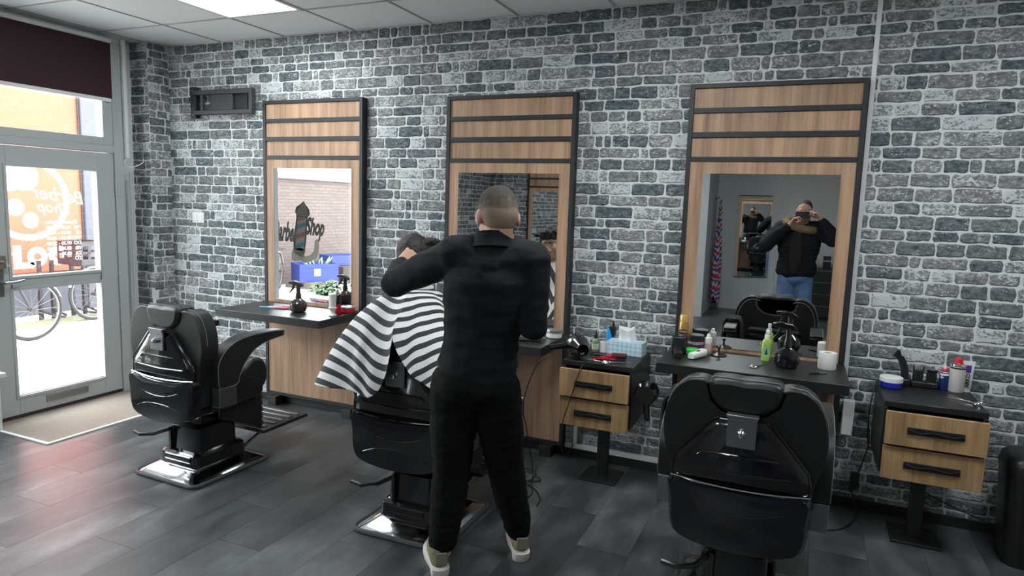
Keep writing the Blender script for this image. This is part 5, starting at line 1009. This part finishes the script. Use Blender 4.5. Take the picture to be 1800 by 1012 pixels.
for k in range(22):
    t_ = k/21; rr = 0.018+0.155*min(1, t_*1.5)**0.8; R_.append([(-1.265+0.35*rr*math.cos(2*PI*j/40)*(1+0.22*math.sin(7*2*PI*j/40+t_*2)), -3.28+rr*math.sin(2*PI*j/40)*(1+0.16*math.sin(5*2*PI*j/40+t_*3)), 1.80-1.62*t_-(0.06*math.sin(2*PI*j/40*3) if k == 21 else 0)) for j in range(40)])
tag(MB().rings(R_).build('hanging_cape', tri_stripe(), smooth=80), 'red, white and blue striped cape hanging on a hook, seen in the right mirror', 'cape')
dr = thing('dresser', 'black chest of drawers against the grey rear wall, seen in the right mirror', 'dresser', (0.06, YG, 0))
MB().box((0, 0, 0.04), (1.3, 0.42, 0.77)).build('body', BLACKL, dr, bevel=0.003); MB().box((0.03, 0.03, 0), (1.27, 0.38, 0.04)).build('plinth', BLACKF, dr)
for r_ in range(4):
    for c_ in range(2):
        d = MB().box((0.01+c_*0.645, 0.42, 0.05+r_*0.178), (0.645+c_*0.645-0.005, 0.438, 0.05+r_*0.178+0.16)).build('drawer', BLACKL, dr, bevel=0.002); MB().box((0.01+c_*0.645, 0.432, 0.212+r_*0.178), (0.64+c_*0.645, 0.441, 0.22+r_*0.178)).build('edge_rail', STEEL, d)
t = item('perfume_bottle', 'pale square bottle with black stopper on the dresser', 'bottle', 0.16, YG+0.24, 0.7705); MB().box((-0.05, -0.03, 0), (0.05, 0.03, 0.15)).build('bottle', mat('beige_bottle', (0.34, 0.31, 0.25), 0.3), t, bevel=0.01); MB().lathe([(0.02, 0.15), (0.02, 0.2), (0.012, 0.21)], n=14).build('stopper', BPLAST, t)
t = item('product_box', 'black carton with a grey band on the dresser', 'box', 0.33, YG+0.24, 0.7705); MB().box((-0.055, -0.035, 0), (0.055, 0.035, 0.19)).build('carton', BPLAST, t, bevel=0.002); MB().box((-0.056, -0.036, 0.11), (0.056, 0.036, 0.13)).build('band', mat('grey_band', (0.3, 0.3, 0.3), 0.5), t)

# ------------------------------------------------------------------ the street outside
GZ = -0.1
tag(MB().box((-16, -14, GZ-0.1), (-5.13, 12, GZ)).build('ground', mat('pale_paving', (0.50, 0.49, 0.46), 0.9, var=0.12, vscale=3), smooth=0), kind='structure')
tag(MB().box((-9.0, 3.0, GZ), (-8.6, 9.5, GZ+0.012)).build('verge', mat('grass_gravel', (0.13, 0.135, 0.085), 0.95, var=0.4, vscale=14), smooth=0), 'narrow strip of gravel and thin grass at the foot of the orange shopfront', 'verge')
ORANGE = mat('orange_film', (0.50, 0.042, 0.010), 0.5); SFX = -9.5
sf = thing('shopfront', 'orange shopfront with white ring sign across the street, seen through the door', 'building', (SFX, 5.0, GZ))
MB().box((-0.6, -2.2, 0), (-0.02, 5.5, 4.6)).build('wall', mat('facade_grey', (0.06, 0.058, 0.072), 0.8), sf, smooth=0)
for a, b in ((-2.2, -0.55), (-0.52, 1.38), (1.64, 3.6), (3.65, 5.4)): MB().box((-0.02, a, 0.58), (0.01, b, 3.15)).build('orange_panel', ORANGE, sf, smooth=0)
MB().box((-0.02, 1.40, 0), (0.06, 1.63, 3.8)).build('column', mat('column_grey', (0.052, 0.051, 0.064), 0.7), sf, bevel=0.01)
for q in (1.385, 1.625): MB().box((-0.02, q-0.012, 0.58), (0.03, q+0.012, 3.15)).build('dark_jamb', BLACKF, sf, smooth=0)
MB().box((-0.02, -2.2, 0.0), (0.03, 5.5, 0.56)).build('plinth', mat('plinth_lilac', (0.05, 0.049, 0.062), 0.8), sf, smooth=0)
def disc(cy, cz, r0, r1, name, d=0.0):
    n = 40; v = []; f = []
    if r0 > 0:
        for j in range(n):
            a = 2*PI*j/n; v += [(0.013+d, cy+r0*math.cos(a), cz+r0*math.sin(a)), (0.013+d, cy+r1*math.cos(a), cz+r1*math.sin(a))]
        f = [(2*j, 2*j+1, 2*((j+1) % n)+1, 2*((j+1) % n)) for j in range(n)]
    else: v = [(0.013+d, cy+r1*math.cos(2*PI*j/n), cz+r1*math.sin(2*PI*j/n)) for j in range(n)]; f = [tuple(range(n))]
    mb = MB(); mb.add(v, f); mb.build(name, GW, sf, smooth=0)
disc(0.66, 1.56, 0.47, 0.55, 'white_ring'); disc(0.50, 1.45, 0, 0.11, 'white_dot'); disc(0.68, 1.28, 0, 0.105, 'white_dot'); disc(0.62, 1.86, 0, 0.19, 'white_dot', 0.001); disc(0.44, 1.82, 0, 0.16, 'white_dot', 0.002); disc(0.25, 0.92, 0, 0.065, 'white_dot')
for a, b, z0, z1 in ((0.44, 0.54, 0.62, 0.95), (0.54, 0.70, 0.62, 0.72), (0.20, 0.32, 0.58, 0.82)): MB().box((0.01, a, z0+0.02), (0.014, b, z1)).build('white_stroke', GW, sf, smooth=0)
disc(0.74, 0.79, 0.05, 0.13, 'white_letter', 0.001); disc(1.02, 0.79, 0.05, 0.13, 'white_letter', 0.002)
# bicycle rack
for k, y_ in enumerate((4.75, 5.48, 5.90)):
    t = item('bicycle_rack', ('dark steel bicycle rack hoop farthest left, before the orange shopfront', 'dark steel bicycle rack hoop in the middle of the door view', 'dark steel bicycle rack hoop nearest the crate bicycle')[k], 'bicycle rack', -9.04, y_, GZ, 0, 'bicycle rack hoops')
    for q in (0.0, 0.16): MB().box((-0.025, q-0.02, 0), (0.025, q+0.02, 0.78)).build('post', mat('rack_dark', (0.014, 0.011, 0.013), 0.6), t, bevel=0.004)
    MB().tube([(0, 0.0, 0.62), (0.28, 0.02, 0.6), (0.34, 0.08, 0.59), (0.28, 0.14, 0.6), (0, 0.16, 0.62)], 0.016, 8).tube([(0, 0.0, 0.12), (0.28, 0.02, 0.08), (0.34, 0.08, 0.07), (0.28, 0.14, 0.08), (0, 0.16, 0.12)], 0.016, 8).build('wheel_hoop', mat('rack_dark', (0.014, 0.011, 0.013)), t)
TYRE = mat('tyre', (0.012, 0.011, 0.011), 0.8); RIM = mat('rim_pale', (0.12, 0.115, 0.11), 0.35, 0.3); FRM = mat('bike_frame', (0.012, 0.01, 0.011), 0.4)
def bicycle(loc, rz, label, crate=False, guard=True):
    t = thing('bicycle', label, 'bicycle', loc, rz, 'bicycles in the street')
    for wy in (0.0, 1.06):
        c = lambda r_, n: [(0, wy+r_*math.cos(2*PI*j/n), 0.345+r_*math.sin(2*PI*j/n)) for j in range(n)]
        wl = MB().tube(c(0.33, 40), 0.017, 8, closed=True).build('tyre', TYRE, t); MB().tube(c(0.305, 40), 0.011, 6, closed=True).build('rim', RIM, wl)
        for j in range(16): MB().tube([(0.02*(-1)**j, wy, 0.345), (0, wy+0.3*math.cos(2*PI*j/16), 0.345+0.3*math.sin(2*PI*j/16))], 0.0022, 4).build('spoke', RIM, wl)
        MB().lathe([(0.025, -0.045), (0.025, 0.045)], (0, wy, 0.345), 12, 'x').build('hub', FRM, wl)
        if guard:
            n = 18; R_ = []
            for j in range(n):
                a = 0.35+2.6*j/(n-1) if wy > 0.5 else 0.1+2.6*j/(n-1); R_.append([(sx, wy+(0.36+h_)*math.cos(a), 0.345+(0.36+h_)*math.sin(a)) for sx, h_ in ((-0.03, -0.012), (0, 0.004), (0.03, -0.012), (0.0, -0.002))])
            MB().rings(R_).build('mudguard', mat('mudguard_white', (0.7, 0.68, 0.67), 0.4), t)
    for p in ([(0, 0, 0.345), (0, 0.42, 0.30)], [(0, 0.42, 0.30), (0, 0.27, 0.85)], [(0, 0, 0.345), (0, 0.3, 0.72)], [(0, 0.42, 0.30), (0, 0.90, 0.72)], [(0, 0.30, 0.72), (0, 0.88, 0.82)], [(0, 1.06, 0.345), (0, 0.90, 0.72), (0, 0.85, 0.98)]): MB().tube(p, 0.016, 8).build('frame_tube', FRM, t)
    MB().prism(crom([(-0.02, 0.13), (0.02, 0.13), (0.09, 0.36), (0.06, 0.40), (-0.06, 0.40), (-0.09, 0.36)][::1], 3), 0.85, 0.91, 'z').build('saddle', BPLAST, t, bevel=0.015); MB().tube(crom([(-0.28, 0.68, 0.98), (-0.26, 0.80, 1.03), (-0.08, 0.86, 1.0), (0.08, 0.86, 1.0), (0.26, 0.80, 1.03), (0.28, 0.68, 0.98)], 4, False), 0.012, 8).build('handlebar', RIM, t)
    MB().tube([(0, 0.42, 0.30), (0.08, 0.42, 0.30), (0.09, 0.54, 0.2)], 0.012, 6).build('crank', RIM, t)
    rk = MB()
    for s in (-0.1, 0.1): rk.tube([(s, 0.95, 0.74), (s, 1.32, 0.74)], 0.008, 6)
    for k in range(4): rk.tube([(-0.1, 0.98+k*0.11, 0.74), (0.1, 0.98+k*0.11, 0.74)], 0.007, 6)
    rk.build('carrier', FRM, t)
    return t
bicycle((-7.9, 3.62, GZ), 0.0, 'bicycle parked outside the door, white mudguard wheel in view')
bicycle((-8.55, 6.93, GZ), PI, 'bicycle with a crate on its carrier by the grey shopfront column')
bicycle((-8.3, -0.75, GZ), 2.62, 'white-wheeled bicycle in the street, seen in the left mirror')
def crate(x, y, z, rz, w_, d, h, m_, label, name='crate', slots=3):
    t = thing(name, label, 'crate', (x, y, z), rz, 'plastic crates in the street')
    MB().box((-w_/2, -d/2, 0), (w_/2, d/2, 0.012)).build('bottom', m_, t)
    for ax in (0, 1):
        for s in (-1, 1):
            W_ = (w_ if ax == 0 else d); mb = MB()
            def P(u0, u1, z0, z1, th=0.012):
                if ax == 0: mb.box((u0, s*d/2-th/2, z0), (u1, s*d/2+th/2, z1))
                else: mb.box((s*w_/2-th/2, u0, z0), (s*w_/2+th/2, u1, z1))
            P(-W_/2, W_/2, 0, h*0.25); P(-W_/2, W_/2, h*0.8, h, 0.024)
            if slots:
                for k in range(slots+1): u = -W_/2+W_*k/(slots); P(max(-W_/2, u-0.02), min(W_/2, u+0.02), h*0.25, h*0.8)
                P(-W_/2, W_/2, h*0.48, h*0.56)
            else: P(-W_/2, W_/2, h*0.25, h*0.8)
            mb.build('side', m_, t, smooth=0)
    return t
crate(-8.55, 5.72, GZ+0.755, 0.1, 0.40, 0.34, 0.30, mat('crate_brown', (0.016, 0.009, 0.011), 0.6), 'dark brown plastic crate on the bicycle carrier, seen through the door')
BC = mat('crate_blue', (0.018, 0.03, 0.16), 0.5)
c1 = crate(-8.55, -2.35, GZ+0.12, 0.55, 0.5, 0.74, 0.34, BC, 'nearer blue crate with a green sticker in the street, seen in the left mirror', slots=0)
MB().box((0.26, -0.02, 0.12), (0.266, 0.1, 0.25)).build('sticker', mat('lime_sticker', (0.4, 0.7, 0.12), 0.6), c1, smooth=0)
c2 = crate(-8.65, -3.42, GZ+0.36, 0.4, 0.5, 0.9, 0.2, BC, 'farther blue crate on a dark planter in the street, seen in the left mirror', slots=0)
tag(MB().box((-8.95, -2.72, GZ), (-8.3, -1.98, GZ+0.118)).build('pallet', mat('pallet_wood', (0.10, 0.08, 0.06), 0.8), bevel=0.01), 'low wooden pallet under the nearer blue crate', 'pallet')
tag(MB().box((-9.0, -3.98, GZ), (-8.35, -2.95, GZ+0.355)).build('planter_box', mat('planter_brown', (0.03, 0.018, 0.014), 0.8), bevel=0.012), 'dark brown planter box under the farther blue crate', 'planter')
for k in range(9):
    a = k*0.7; p = Vector((0.06*math.cos(a*2), -0.05+0.2*math.sin(a), 0.30)); lf = MB(); d = Vector((math.cos(a), math.sin(a), 1.3)).normalized(); s_ = d.orthogonal().normalized(); lf.add([p, p+d*0.1+s_*0.04, p+d*0.2, p+d*0.1-s_*0.04], [(0, 1, 2, 3)]); lf.build('leaf', mat('pale_leaf', (0.3, 0.5, 0.15), 0.6), c1)
def wallbrick():
    m_, nt, b = base('street_brick'); tc = nt.nodes.new('ShaderNodeTexCoord'); sp = nt.nodes.new('ShaderNodeSeparateXYZ'); nt.links.new(tc.outputs['Object'], sp.inputs[0]); cm = nt.nodes.new('ShaderNodeCombineXYZ'); nt.links.new(sp.outputs[1], cm.inputs[0]); nt.links.new(sp.outputs[2], cm.inputs[1])
    bt = nt.nodes.new('ShaderNodeTexBrick'); bt.inputs['Scale'].default_value = 1; bt.inputs['Brick Width'].default_value = 0.22; bt.inputs['Row Height'].default_value = 0.066; bt.inputs['Mortar Size'].default_value = 0.008; bt.inputs['Color1'].default_value = (0.105, 0.075, 0.066, 1); bt.inputs['Color2'].default_value = (0.085, 0.06, 0.053, 1); bt.inputs['Mortar'].default_value = (0.055, 0.043, 0.04, 1); nt.links.new(cm.outputs[0], bt.inputs['Vector']); nt.links.new(bt.outputs[0], b.inputs['Base Color']); b.inputs['Roughness'].default_value = 0.9; return m_
gb = thing('brick_building', 'low red brick building with a flat roof edge across the street', 'building', (-9.25, -1.0, GZ))
MB().box((-3.0, -9, 0), (0, 0.9, 2.04)).build('wall', wallbrick(), gb, smooth=0); MB().box((-3.1, -9.05, 2.04), (0.06, 0.95, 2.16)).build('roof_edge', mat('roof_grey', (0.11, 0.107, 0.107), 0.7), gb, bevel=0.01)
